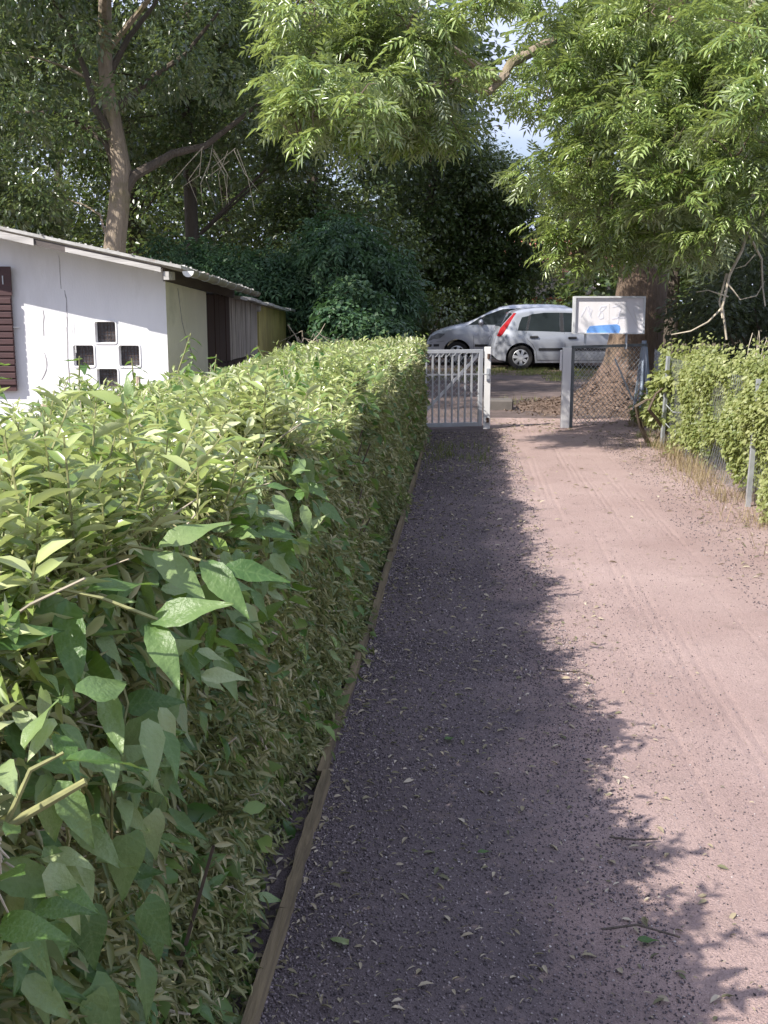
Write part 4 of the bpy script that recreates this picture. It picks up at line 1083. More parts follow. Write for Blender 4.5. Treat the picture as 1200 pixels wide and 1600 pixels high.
def stroke(pts, w, mat, name):
    b = MB()
    for a, c in zip(pts, pts[1:]):
        b.bar((a[0], -0.0075, a[1]), (c[0], -0.0075, c[1]), w, 0.002, up=(0, 1, 0))
    return b.build(name, M[mat], face, local=True)
def sp(px, py): return (-SW + (px - 110) / 940 * 2 * SW, SZ1 - (py - 130) / 470 * (SZ1 - SZ0))      # positions read off the sign itself
stroke([sp(205, 390), sp(240, 330), sp(275, 265), sp(330, 380), sp(350, 300), sp(300, 255), sp(345, 400)], 0.013, 'faded_ink', 'letter')
stroke([sp(540, 255), sp(470, 260), sp(450, 300), sp(500, 350), sp(505, 400), sp(465, 415), sp(435, 385), sp(460, 335), sp(510, 290), sp(540, 255)], 0.013, 'faded_ink', 'letter')
stroke([sp(620, 265), sp(700, 250), sp(735, 290), sp(715, 350), sp(700, 470)], 0.014, 'faded_ink', 'letter')
stroke([sp(625, 412), sp(700, 400), sp(800, 402)], 0.014, 'faded_ink', 'letter')
stroke([sp(790, 225), sp(880, 380), sp(970, 525)], 0.006, 'scratch', 'scratch'); stroke([sp(575, 220), sp(580, 480)], 0.004, 'scratch', 'scratch'); stroke([sp(900, 290), sp(960, 470)], 0.004, 'scratch', 'scratch')
bb = MB(); bb.prism([sp(285, 598), sp(290, 560), sp(330, 505), sp(480, 492), sp(690, 480), sp(725, 500), sp(735, 540), sp(720, 592)], 'y', -0.0095, -0.0062); bb.build('blue_band', M['sign_blue'], face, local=True)
for x in (-0.285, 0.245): MB().box(x - 0.013, x + 0.013, 0.04, 0.066, 1.0, SZ0 + 0.01).build('leg', M['galv'], sg, local=True)

cb = MB(); cb.box(0.20, 0.70, 16.35, 16.75, -0.02, 0.16, 0.02)
o = cb.build('concrete_block', M['concrete'], None); tag(o, 'low concrete block lying in shade just beyond the barred gate', 'block')

# ------------------------------------------------------------------ right-hand fence with creeper
fence = thing('chain_link_fence', 'old chain link fence on grey posts smothered in yellow green creeper', 'fence', (2.3, 9, 0))
FP = [(2.36, 14.5), (2.14, 12.05), (2.25, 11.2), (2.17, 8.43), (2.13, 5.4)]
for i, (x, y) in enumerate(FP[1:]):
    MB().bar((x, y, -0.1), (x + random.uniform(0.0, 0.03), y + random.uniform(-0.02, 0.02), 1.02 - 0.05 * (i == 1)), 0.034, 0.034).build('post', M['galv'], fence)
for a, c in ((0, 1), (1, 3), (3, 4)):
    mesh_wires((FP[a][0] + 0.07, FP[a][1], 0), (FP[c][0] + 0.07, FP[c][1], 0), 0.05, 1.0, 0.07, 0.0014, M['wire'], 'wire_mesh', fence)
for z0 in (0.50, 0.30):
    MB().tube([(2.16, 12.0, z0), (2.2, 11.8, z0 - 0.06), (2.28, 11.6, z0 - 0.05), (2.34, 11.4, z0 + 0.05)], 0.007, 5).build('loose_wire', M['galv'], fence)

creeper = thing('creeper', 'sunlit yellow green creeper hanging thickly over the chain link fence', 'creeper', (2.4, 8.5, 0))
rg = np.random.RandomState(5)
def creep(n, y0, y1, size, tmpl, w):
    Y = y0 + (y1 - y0) * rg.rand(n)
    top = 1.02 + 0.07 * np.sin(Y * 2.3) + 0.05 * np.sin(Y * 5.1 + 1)
    bot = 0.22 + 0.13 * np.sin(Y * 1.9 + 2) + 0.10 * np.sin(Y * 4.7)
    Z = bot + (top - bot) * rg.rand(n) ** 0.8 + 0.24 * rg.rand(n) ** 9 - 0.12 * rg.rand(n) ** 6
    bulge = 0.06 * np.sin(Y * 3.1 + Z * 4) + 0.05 * np.sin(Y * 7 - Z * 6) + 0.05 * np.sin(Z * 9 + Y * 2)
    X = 2.25 + 0.6 * bulge + 0.25 * rg.rand(n) ** 1.5 - 0.07 * rg.rand(n)
    gap = (np.sin(Y * 6.3 + Z * 8) * np.sin(Z * 11 - Y * 3.0) > 0.93)
    keep = ~gap
    X, Y, Z = X[keep], Y[keep], Z[keep]; m = len(X)
    D = nrm(np.stack([-0.5 + 0.5 * rg.normal(size=m), 0.6 * rg.normal(size=m), -0.6 + 0.4 * rg.normal(size=m)], 1))
    Nn = nrm(np.stack([-0.8 + 0.4 * rg.normal(size=m), 0.4 * rg.normal(size=m) - 0.2, 0.6 + 0.4 * rg.normal(size=m)], 1))
    S = size * (0.6 + 0.8 * rg.rand(m))
    return scatter(tmpl[0], tmpl[1], np.stack([X, Y, Z], 1), frames(D, Nn), np.stack([S * w, S, S], 1))
V, F = join([creep(80000, 6.0, 11.3, 0.037, LEAF4, 0.72), creep(5000, 11.2, 13.0, 0.05, LEAF4, 0.75), creep(9000, 4.0, 6.0, 0.045, LEAF4, 0.75)])
npmesh('leaves', V, F, M['creeper_leaf'], creeper, kind='stuff')
for k in range(34):
    y = random.uniform(6.5, 11.5); x = random.uniform(2.5, 3.0); z = 0.98
    a = random.random() * 6.28; r = random.uniform(0.06, 0.16); hgt = random.uniform(0.08, 0.34)
    pts = [(x, y, z - 0.2), (x + r * 0.2 * math.cos(a), y, z + hgt * 0.6), (x + r * 0.5 * math.cos(a), y + r * 0.5 * math.sin(a), z + hgt), (x + r * math.cos(a), y + r * math.sin(a), z + hgt * 0.8), (x + r * 1.2 * math.cos(a), y + r * math.sin(a), z + hgt * 0.4)]
    MB().tube(pts, [0.005, 0.0045, 0.004, 0.003, 0.002], 5).build('dry_stem', M['twig'], creeper)


# ------------------------------------------------------------------ grass
def grass(name, label, spots, mat, h0, h1, w, rg):
    V0 = np.array([(-0.5, 0, 0), (0.5, 0, 0), (-0.3, 0.55, 0.06), (0.3, 0.55, 0.06), (0, 1, 0.22)]); F0 = [np.array([(0, 1, 3, 2)]), np.array([(2, 3, 4)])]
    parts = []
    for (x0, x1, y0, y1, n) in spots:
        X = x0 + (x1 - x0) * rg.rand(n); Y = y0 + (y1 - y0) * rg.rand(n)
        keep = (np.sin(X * 5.1 + Y * 2.3) * np.sin(Y * 3.7 - X * 1.9) + 0.6 * rg.rand(n)) > 0.0
        X, Y = X[keep], Y[keep]; m = len(X)
        a = rg.rand(m) * 6.28; le = 0.15 + 0.5 * rg.rand(m)
        D = nrm(np.stack([np.cos(a) * le, np.sin(a) * le, 1 + 0 * X], 1))
        S = h0 + (h1 - h0) * rg.rand(m) ** 1.5
        parts.append(scatter(V0, F0, np.stack([X, Y, 0.0 * X + 0.005], 1), frames(D, np.stack([np.cos(a), np.sin(a), 0.2 + 0 * a], 1)), np.stack([w + 0 * S, S, S], 1)))
    V, F = join(parts)
    return tag(npmesh(name, V, F, mat), label, 'grass', kind='stuff')
grass('grass', 'rough green grass growing in front of the parked cars and round the fences', [(0.2, 4.5, 24.2, 26.6, 9000), (-3.5, 0.3, 22.0, 27.0, 6000), (1.6, 3.2, 22.5, 25.0, 3000), (2.0, 2.5, 11.8, 13.2, 1500), (-0.42, 0.25, 10.2, 12.2, 700), (-9, -1.2, 13.5, 22, 7000), (2.5, 6, 5, 14, 6000), (0.5, 1.3, 17.2, 18.2, 0 + 150)], M['grass'], 0.03, 0.14, 0.008, rg)
grass('dry_grass', 'dry straw coloured grass along the foot of the creeper fence', [(2.0, 2.5, 6.0, 12.6, 5200), (1.85, 2.3, 5.5, 12.5, 900), (2.1, 2.6, 12.4, 14.6, 800)], M['dry_grass'], 0.04, 0.30, 0.005, rg)

# ------------------------------------------------------------------ cars
def make_car(name, label, loc, rz, P, paint):
    """P: side-view control curves in metres; x runs along the car, the side with y<0 faces the path"""
    root = thing(name, label, 'car', loc, rz, 'silver cars parked beyond the gate')
    L, Wd, belt = P['L'], P['W'], P['belt']
    ztx, ztz = zip(*P['top']); zbx, zbz = zip(*P['bot'])
    wheels, wr = P['wheels'], P['wr']
    def zt(x): return float(np.interp(x, ztx, ztz))
    def zb(x):
        z = float(np.interp(x, zbx, zbz))
        for wx in wheels:
            d = abs(x - wx); R = wr + 0.055
            if d < R: z = max(z, wr + math.sqrt(R * R - d * d))
        return z
    def plan(x):
        e = min(x, L - x)
        return (Wd / 2) * (0.70 + 0.30 * math.sin(min(1, max(0, e / P['taper'])) * math.pi / 2) ** 0.8)
    def hw(x, z):
        w = plan(x)
        if z < 0.45: w *= 1 - 0.05 * ((0.45 - z) / 0.3) ** 2
        if z > belt - 0.12: w -= 0.30 * max(0, z - belt + 0.12) ** 1.25 * P.get('tumble', 1.0)
        w -= 0.015 * math.sin(max(0, min(1, (z - 0.45) / (belt - 0.45))) * math.pi) * -1
        return w
    NV = 16
    def col(x):
        a, t = zb(x), zt(x)
        pts = []
        for j in range(NV):
            v = j / (NV - 1)
            if v < 0.72:
                z = a + (t - 0.09 - a) * (v / 0.72); y = hw(x, z)
            else:
                u = (v - 0.72) / 0.28; h_ = hw(x, t - 0.09)
                z = t - 0.09 + 0.09 * math.sin(min(1, u * 1.35) * math.pi / 2) * (1 if u < 0.74 else 1)
                y = h_ - 0.11 * (1 - math.cos(min(1, u * 1.35) * math.pi / 2)) - max(0, u - 0.55) / 0.45 * (h_ - 0.11)
                y = max(0.0, y); z += 0.012 * (1 - (y / max(h_, 0.1)) ** 2)
            pts.append((y, z))
        return pts
    xsamp = sorted(set([0.0, 0.015, 0.04, 0.08, 0.13] + [L - q for q in (0.0, 0.015, 0.04, 0.08, 0.13)] + list(np.linspace(0.18, L - 0.18, 62)) + [wx + d for wx in wheels for d in np.linspace(-(wr + 0.056), wr + 0.056, 17)]))
    V, F = [], []
    for x in xsamp:
        c = col(x)
        V += [(x, -y, z) for y, z in c] + [(x, y, z) for y, z in c]
    n2 = 2 * NV
    for i in range(len(xsamp) - 1):
        for j in range(NV - 1):
            a = i * n2 + j; F.append((a, a + n2, a + n2 + 1, a + 1))
            a = i * n2 + NV + j; F.append((a, a + 1, a + n2 + 1, a + n2))
    F.append(tuple(list(range(NV)) + list(range(n2 - 1, NV - 1, -1))))
    e = (len(xsamp) - 1) * n2
    F.append(tuple([e + k for k in list(range(NV - 1, -1, -1)) + list(range(NV, n2))]))
    MB().add(V, F).build('body', paint, root, smooth=True, local=True)
    # underside and wheel housings keep light from leaking under the body
    MB().box(0.25, L - 0.25, -Wd / 2 + 0.20, Wd / 2 - 0.20, 0.17, 0.32).build('underbody', M['black_trim'], root, local=True)
    def on_side(poly, off, th, mat, name, parent=root, sides=(-1,), local=True):
        outs = []
        for s in sides:
            b = MB(); n = len(poly)
            outer = [(x, s * (hw(x, z) + off), z) for x, z in poly]; inner = [(x, s * (hw(x, z) - th), z) for x, z in poly]
            b.add(outer + inner, [tuple(range(n)), tuple(range(2 * n - 1, n - 1, -1))] + [(i, n + i, n + (i + 1) % n, (i + 1) % n) for i in range(n)])
            outs.append(b.build(name, mat, parent, local=local))
        return outs
    for nm, poly in P['windows']:
        on_side(poly, 0.006, 0.02, M['car_glass'], nm, sides=(-1, 1))
    for poly in P['pillars']: on_side(poly, 0.009, 0.01, M['black_trim'], 'pillar_trim', sides=(-1, 1))
    def on_top(x0, x1, f, mat, name):
        b = MB(); V = []; m = 7; k = 9
        for i in range(k + 1):
            x = x0 + (x1 - x0) * i / k; c = col(x)
            hh = c[int(NV * 0.86)][0] * f
            for j in range(-m, m + 1):
                y = hh * j / m
                z = float(np.interp(-abs(y), [-q[0] for q in c[10:]], [q[1] for q in c[10:]])) + 0.006
                V.append((x, y, z))
        w = 2 * m + 1
        b.add(V, [(i * w + j, (i + 1) * w + j, (i + 1) * w + j + 1, i * w + j + 1) for i in range(k) for j in range(w - 1)])
        b.build(name, mat, root, local=True, smooth=True)
    for nm, x0, x1 in P['top_glass']: on_top(x0, x1, 0.97, M['car_glass'], nm)
    for pts in P['seams']:
        for s in (-1, 1):
            b = MB()
            for a, c in zip(pts, pts[1:]):
                b.bar((a[0], s * (hw(*a) + 0.002), a[1]), (c[0], s * (hw(*c) + 0.002), c[1]), 0.007, 0.006, up=(0, 1, 0))
            b.build('door_seam', M['seam'], root, local=True)
    for x0, x1, z0, z1 in P['mouldings']: on_side([(x0, z0), (x1, z0), (x1, z1), (x0, z1)], 0.014, 0.02, M['black_trim'], 'side_moulding', sides=(-1, 1))
    for x, z in P['handles']:
        on_side([(x - 0.10, z - 0.03), (x + 0.08, z - 0.03), (x + 0.10, z), (x + 0.08, z + 0.032), (x - 0.10, z + 0.03)], 0.005, 0.01, M['seam'], 'handle_recess')
        on_side([(x - 0.11, z - 0.010), (x + 0.09, z - 0.014), (x + 0.10, z + 0.012), (x - 0.11, z + 0.016)], 0.030, 0.0, M['black_trim'], 'door_handle')
    for poly in P['tails']: on_side(poly, 0.010, 0.12, M['tail'], 'tail_light', sides=(-1, 1))
    for poly in P['heads']: on_side(poly, 0.010, 0.12, M['headlamp'], 'headlight', sides=(-1, 1))
    for poly, mk in P['extra']: on_side(poly, 0.012, 0.03, M[mk], 'bumper_insert', sides=(-1, 1))
    if P.get('mirror'):
        mx_, mz_ = P['mirror']
        for s in (-1, 1):
            bm = bmesh.new(); bmesh.ops.create_uvsphere(bm, u_segments=12, v_segments=8, radius=1)
            bmesh.ops.transform(bm, matrix=Matrix.Translation((mx_, s * (hw(mx_, mz_) + 0.10), mz_)) @ Matrix.Diagonal((0.065, 0.11, 0.075, 1)), verts=bm.verts)
            b = MB(); bm.verts.index_update(); b.add([vv.co for vv in bm.verts], [[vv.index for vv in f.verts] for f in bm.faces]); bm.free()
            b.build('wing_mirror', paint, root, smooth=True, local=True)
    # wheels
    for wx in wheels:
        for s in (-1, 1):
            yo = s * (plan(wx) - 0.035)
            w = MB(); n = 26; V = []; prof = [(0.62, -0.09), (0.66, 0.0), (0.80, 0.018), (0.95, 0.008), (1.0, -0.03), (1.0, -0.15), (0.9, -0.18)]
            for r, d in prof:
                for k in range(n):
                    a = 2 * math.pi * k / n; V.append((wx + wr * r * math.cos(a), yo + s * d, wr + wr * r * math.sin(a)))
            w.add(V, [(q * n + k, q * n + (k + 1) % n, (q + 1) * n + (k + 1) % n, (q + 1) * n + k) for q in range(len(prof) - 1) for k in range(n)])
            whl = w.build('wheel', M['tyre'], root, smooth=True, local=True)
            rimb = MB(); ns = P['spokes']; V = []
            prof = [(0.655, -0.004), (0.60, 0.004), (0.57, -0.03)]
            for r, d in prof:
                for k in range(n):
                    a = 2 * math.pi * k / n; V.append((wx + wr * r * math.cos(a), yo + s * d, wr + wr * r * math.sin(a)))
            rimb.add(V, [(q * n + k, q * n + (k + 1) % n, (q + 1) * n + (k + 1) % n, (q + 1) * n + k) for q in range(2) for k in range(n)])
            for k in range(ns):
                a = 2 * math.pi * k / ns + 0.3
                c1, s1 = math.cos(a), math.sin(a)
                def pt(r, t, d): return (wx + wr * (r * c1 - t * s1), yo + s * d, wr + wr * (r * s1 + t * c1))
                rimb.add([pt(0.08, -0.10, 0.012), pt(0.08, 0.10, 0.012), pt(0.59, 0.13, 0.0), pt(0.59, -0.13, 0.0)], [(0, 1, 2, 3)])
            rimb.add([(wx + wr * 0.20 * math.cos(2 * math.pi * k / 14), yo + s * 0.016, wr + wr * 0.20 * math.sin(2 * math.pi * k / 14)) for k in range(14)], [tuple(range(14))])
            rimb.build('rim', M['rim'], whl, local=True)
            dk = MB(); dk.add([(wx + wr * 0.63 * math.cos(2 * math.pi * k / 20), yo - s * 0.04, wr + wr * 0.63 * math.sin(2 * math.pi * k / 20)) for k in range(20)], [tuple(range(20))])
            dk.build('brake_disc', M['black_trim'], whl, local=True)
    return root

carA = dict(L=3.92, W=1.68, belt=0.90, taper=0.55, wheels=(0.64, 3.12), wr=0.295, spokes=7,
    top=[(0, 0.56), (0.02, 0.66), (0.06, 0.80), (0.13, 0.95), (0.24, 1.10), (0.42, 1.30), (0.52, 1.375), (0.70, 1.42), (1.0, 1.452), (1.4, 1.462), (1.9, 1.44), (2.25, 1.385), (2.55, 1.26), (2.85, 1.10), (3.05, 1.00), (3.35, 0.92), (3.6, 0.83), (3.78, 0.72), (3.88, 0.58), (3.92, 0.5)],
    bot=[(0, 0.34), (0.1, 0.24), (0.3, 0.20), (1.0, 0.17), (2.8, 0.17), (3.6, 0.2), (3.8, 0.22), (3.92, 0.3)],
    windows=[('side_window', [(0.555, 0.93), (0.745, 0.925), (0.815, 1.27), (0.66, 1.235), (0.60, 1.10)]), ('side_window', [(0.80, 0.925), (1.555, 0.90), (1.555, 1.345), (1.2, 1.345), (0.885, 1.305)]), ('side_window', [(1.655, 0.895), (2.62, 0.90), (2.50, 1.05), (2.18, 1.30), (2.05, 1.33), (1.64, 1.345)])],
    pillars=[[(0.748, 0.925), (0.797, 0.925), (0.882, 1.30), (0.818, 1.275)], [(1.558, 0.90), (1.652, 0.895), (1.637, 1.345), (1.558, 1.345)]],
    top_glass=[('rear_window', 0.17, 0.44), ('windscreen', 2.22, 3.02)],
    seams=[[(0.76, 0.90), (0.78, 0.72), (0.90, 0.62), (1.00, 0.45), (1.03, 0.24)], [(1.66, 0.88), (1.68, 0.6), (1.69, 0.24)], [(2.72, 0.92), (2.74, 0.6), (2.70, 0.24)], [(1.03, 0.235), (2.70, 0.235)], [(0.06, 0.62), (0.36, 0.585), (0.55, 0.60)]],
    mouldings=[(1.06, 1.66, 0.46, 0.52), (1.70, 2.72, 0.46, 0.52)], handles=[(0.95, 0.775), (1.86, 0.755)],
    tails=[[(0.08, 0.80), (0.15, 0.785), (0.205, 0.84), (0.33, 1.03), (0.525, 1.335), (0.47, 1.335), (0.32, 1.17), (0.16, 0.98)]],
    heads=[[(3.60, 0.66), (3.84, 0.60), (3.80, 0.70), (3.62, 0.80), (3.45, 0.84)]], extra=[([(3.70, 0.34), (3.88, 0.34), (3.88, 0.42), (3.70, 0.42)], 'black_trim')], mirror=(2.50, 0.97))
make_car('hatchback', 'silver hatchback with tall red tail light parked crosswise beyond the gate', (0.56, 27.0, 0.02), math.radians(5), carA, M['silver'])
carB = dict(L=4.1, W=1.70, belt=1.02, taper=0.75, wheels=(0.80, 3.40), wr=0.305, spokes=6, tumble=0.85,
    top=[(0, 0.55), (0.02, 0.64), (0.07, 0.74), (0.20, 0.84), (0.40, 0.92), (0.60, 0.98), (0.95, 1.055), (1.25, 1.18), (1.6, 1.36), (1.85, 1.46), (2.1, 1.505), (2.5, 1.53), (3.1, 1.53), (3.5, 1.50), (3.75, 1.40), (3.92, 1.15), (4.03, 0.85), (4.1, 0.55)],
    bot=[(0, 0.30), (0.1, 0.22), (0.5, 0.2), (1.2, 0.19), (3.0, 0.19), (3.8, 0.22), (4.1, 0.32)],
    windows=[('side_window', [(1.08, 1.02), (1.30, 1.03), (1.42, 1.22), (1.36, 1.20)]), ('side_window', [(1.36, 1.03), (2.25, 1.03), (2.25, 1.43), (1.95, 1.42), (1.52, 1.27)]), ('side_window', [(2.32, 1.03), (3.15, 1.04), (3.10, 1.43), (2.32, 1.44)]), ('side_window', [(3.22, 1.05), (3.62, 1.08), (3.48, 1.40), (3.18, 1.43)])],
    pillars=[[(1.305, 1.03), (1.355, 1.03), (1.515, 1.265), (1.43, 1.225)], [(2.255, 1.03), (2.315, 1.03), (2.315, 1.44), (2.255, 1.43)], [(3.16, 1.04), (3.21, 1.05), (3.17, 1.43), (3.11, 1.43)]],
    top_glass=[('windscreen', 1.0, 1.82), ('rear_window', 3.78, 3.95)],
    seams=[[(1.20, 1.0), (1.22, 0.7), (1.22, 0.25)], [(2.28, 1.02), (2.30, 0.6), (2.30, 0.25)], [(3.1, 1.03), (3.05, 0.75), (2.95, 0.4)], [(0.10, 0.58), (0.35, 0.60), (0.48, 0.62)], [(0.42, 0.86), (1.05, 1.0)]],
    mouldings=[(1.25, 2.27, 0.48, 0.54), (2.33, 2.95, 0.48, 0.54)], handles=[(2.12, 0.86), (3.0, 0.88)],
    tails=[[(3.98, 0.75), (4.02, 0.80), (3.88, 1.15), (3.80, 1.15)]], heads=[[(0.05, 0.61), (0.36, 0.69), (0.50, 0.80), (0.30, 0.815), (0.12, 0.73)]],
    extra=[([(0.03, 0.46), (0.34, 0.48), (0.34, 0.54), (0.03, 0.53)], 'black_trim')], mirror=(1.40, 1.09))
make_car('people_carrier', 'silver people carrier with sloping bonnet parked behind the hatchback', (-1.03, 28.9, 0.02), math.radians(-2), carB, M['silver2'])

hs = thing('house', 'pale distant house with red roof glimpsed through the gap over the cars', 'house', (4.5, 62, 0))
MB().box(-0.5, 9.5, 60, 66, 0, 3.3).build('wall', M['house_wall'], hs)
MB().prism([(59.5, 3.2), (66.5, 3.2), (63, 5.2)], 'x', -0.9, 9.9).build('roof', M['house_roof'], hs)
for x in (1.3, 4.2): MB().box(x, x + 1.1, 59.96, 60.0 - 0.004, 1.0, 2.3).build('window', M['car_glass'], hs)
hw_ = MB().box(-0.3, 9.0, 57.0, 57.25, 0, 1.9).build('brick_wall', M['house_roof'], None); tag(hw_, 'low reddish garden wall far behind the cars before the house', 'wall')

# ------------------------------------------------------------------ trees and shrubs
def curve_pts(p0, p1, n, bend, rg):
    p0, p1 = np.array(p0, float), np.array(p1, float)
    t = np.linspace(0, 1, n)[:, None]
    off = rg.normal(size=3) * bend
    mid = np.sin(np.pi * t) * off[None] + np.array([0, 0, 1]) * np.sin(np.pi * t) * bend * 0.6
    return p0 + (p1 - p0) * t + mid + np.vstack([np.zeros(3), rg.normal(size=(n - 2, 3)) * bend * 0.15, np.zeros(3)])

def blob(c, rad, n, rc, rg, shell=0.35):
    """clump centres spread through an ellipsoid"""
    d = nrm(rg.normal(size=(n, 3))); u = shell + (1 - shell) * rg.rand(n) ** 0.5
    P = np.array(c) + d * np.array(rad) * u[:, None]
    return [(*q, rc * (0.65 + 0.7 * rg.rand())) for q in P]

def make_tree(name, label, cat, base, trunk, radii, clusters, nleaf, size, lmat, bark, seed, tmpl=LEAF4, aspect=(0.55, 1), droop=0.35, group=None, limb_every=2, spread=0.7, flat=0.8, sides=10, twig_r=0.03, crown_name='crown', shell=0.45):
    rg = np.random.RandomState(seed)
    root = thing(name, label, cat, base, group=group)
    b = MB()
    b.tube(trunk, radii, sides)
    T = np.array(trunk, float); R = np.array(radii, float)
    for c in clusters[::limb_every]:
        c3 = np.array(c[:3])
        zs_ = c3[2] - 0.5 * np.linalg.norm(c3[:2] - T[-1][:2]) * 0.7
        k = int(np.argmin(np.abs(T[:, 2] - max(zs_, T[0][2] + 0.25 * (T[-1][2] - T[0][2])))))
        L = np.linalg.norm(c3 - T[k])
        r0 = min(R[k] * 0.5, twig_r * (0.6 + L * 0.25))
        b.tube(curve_pts(T[k], c3, 6, 0.08 * L, rg), list(np.linspace(r0, twig_r * 0.22, 6)), 5, cap=False)
        for _ in range(2):
            e = c3 + nrm(rg.normal(size=3)) * c[3] * 0.8
            b.tube(curve_pts(c3, e, 4, 0.05, rg), [twig_r * 0.25, twig_r * 0.2, twig_r * 0.15, twig_r * 0.1], 4, cap=False)
    b.build('trunk', bark, root, smooth=True)
    P, Rm, S = cluster_leaves(clusters, nleaf, size, tmpl, rg, droop=droop, spread=spread, aspect=aspect, flat=flat, shell=shell)
    V, F = scatter(tmpl[0], tmpl[1], P, Rm, S)
    npmesh(crown_name, V, F, lmat, root, kind='stuff')
    return root

G = 'trees behind the hut and the car park'
# the leaning tree behind the hut
rg = np.random.RandomState(31)
trunkL = [(-6.50, 20, -0.1), (-6.50, 20, 1.5), (-6.45, 20, 2.6), (-6.33, 20, 3.33), (-6.26, 20, 3.95), (-6.36, 20.05, 4.6), (-6.45, 20.05, 5.2), (-6.47, 20.0, 5.9), (-6.38, 19.9, 6.9), (-6.2, 19.8, 8.5), (-6.0, 19.6, 10.5)]
cl = blob((-6.4, 19.8, 9.0), (4.6, 4.0, 2.6), 40, 0.7, rg) + blob((-9.0, 19.5, 5.6), (1.8, 1.8, 1.7), 14, 0.55, rg) + blob((-4.2, 21.2, 5.9), (1.8, 1.5, 1.1), 14, 0.5, rg) + blob((-8.6, 20.5, 4.0), (1.2, 1.0, 0.9), 5, 0.5, rg) + blob((-6.9, 19.0, 6.4), (1.4, 1.0, 0.7), 7, 0.45, rg) + blob((-7.3, 19.2, 5.2), (1.3, 0.8, 1.0), 9, 0.36, rg) + blob((-6.3, 14.0, 8.6), (2.6, 2.6, 1.4), 26, 0.6, rg) + blob((-3.2, 18.0, 7.6), (1.6, 1.6, 1.0), 12, 0.5, rg)  # clump high over the hut is added out of view to shade the forecourt
maple = make_tree('broadleaf_tree', 'leaning tree with a bare pale forked trunk rising behind the hut roof', 'tree', (-6.5, 20, 0), trunkL, [0.24, 0.215, 0.202, 0.19, 0.178, 0.155, 0.142, 0.13, 0.11, 0.085, 0.05], cl, 52000, 0.135, M['maple_leaf'], M['bark_plane'], 32, LEAF4, (0.42, 1), 0.5, G, 17)
for pts, r0 in [([(-6.30, 20, 3.45), (-6.05, 20.05, 3.85), (-5.78, 20.2, 4.02), (-5.41, 20.4, 4.27), (-4.86, 20.6, 4.42), (-4.3, 20.8, 4.87), (-3.73, 21.0, 5.35)], 0.115),
                ([(-6.38, 20, 4.95), (-6.14, 20.2, 5.2), (-5.72, 20.4, 5.6), (-5.17, 20.6, 6.01), (-4.54, 20.8, 6.81)], 0.085),
                ([(-6.30, 20, 3.75), (-6.48, 19.95, 4.35), (-6.94, 19.9, 4.73), (-7.43, 19.9, 4.93), (-8.05, 19.8, 4.92)], 0.075),
                ([(-6.38, 20, 4.5), (-6.62, 19.8, 4.95), (-6.72, 19.7, 5.55), (-6.95, 19.6, 6.2), (-7.3, 19.5, 6.92)], 0.08),
                ([(-6.44, 20, 5.5), (-6.1, 20.2, 6.21), (-5.67, 20.4, 6.79), (-5.2, 20.5, 7.6)], 0.07)]:
    n = len(pts); MB().tube(pts, [r0 * (1 - 0.72 * i / (n - 1)) for i in range(n)], 8).build('branch', M['bark_dark'], maple, smooth=True)
b = MB()
for k in range(13):      # bare dead twigs below the long branch
    p = Vector((random.uniform(-5.0, -4.2), random.uniform(20.4, 20.9), random.uniform(4.1, 4.5)))
    q = p + Vector((random.gauss(-0.1, 0.3), random.gauss(-0.1, 0.2), -random.uniform(0.2, 0.6)))
    e = q + Vector((random.gauss(0, 0.15), 0, -random.uniform(0.2, 0.6)))
    b.tube([p, q, e], [0.010, 0.007, 0.003], 4)
b.build('dead_twigs', M['twig'], maple, kind='stuff')

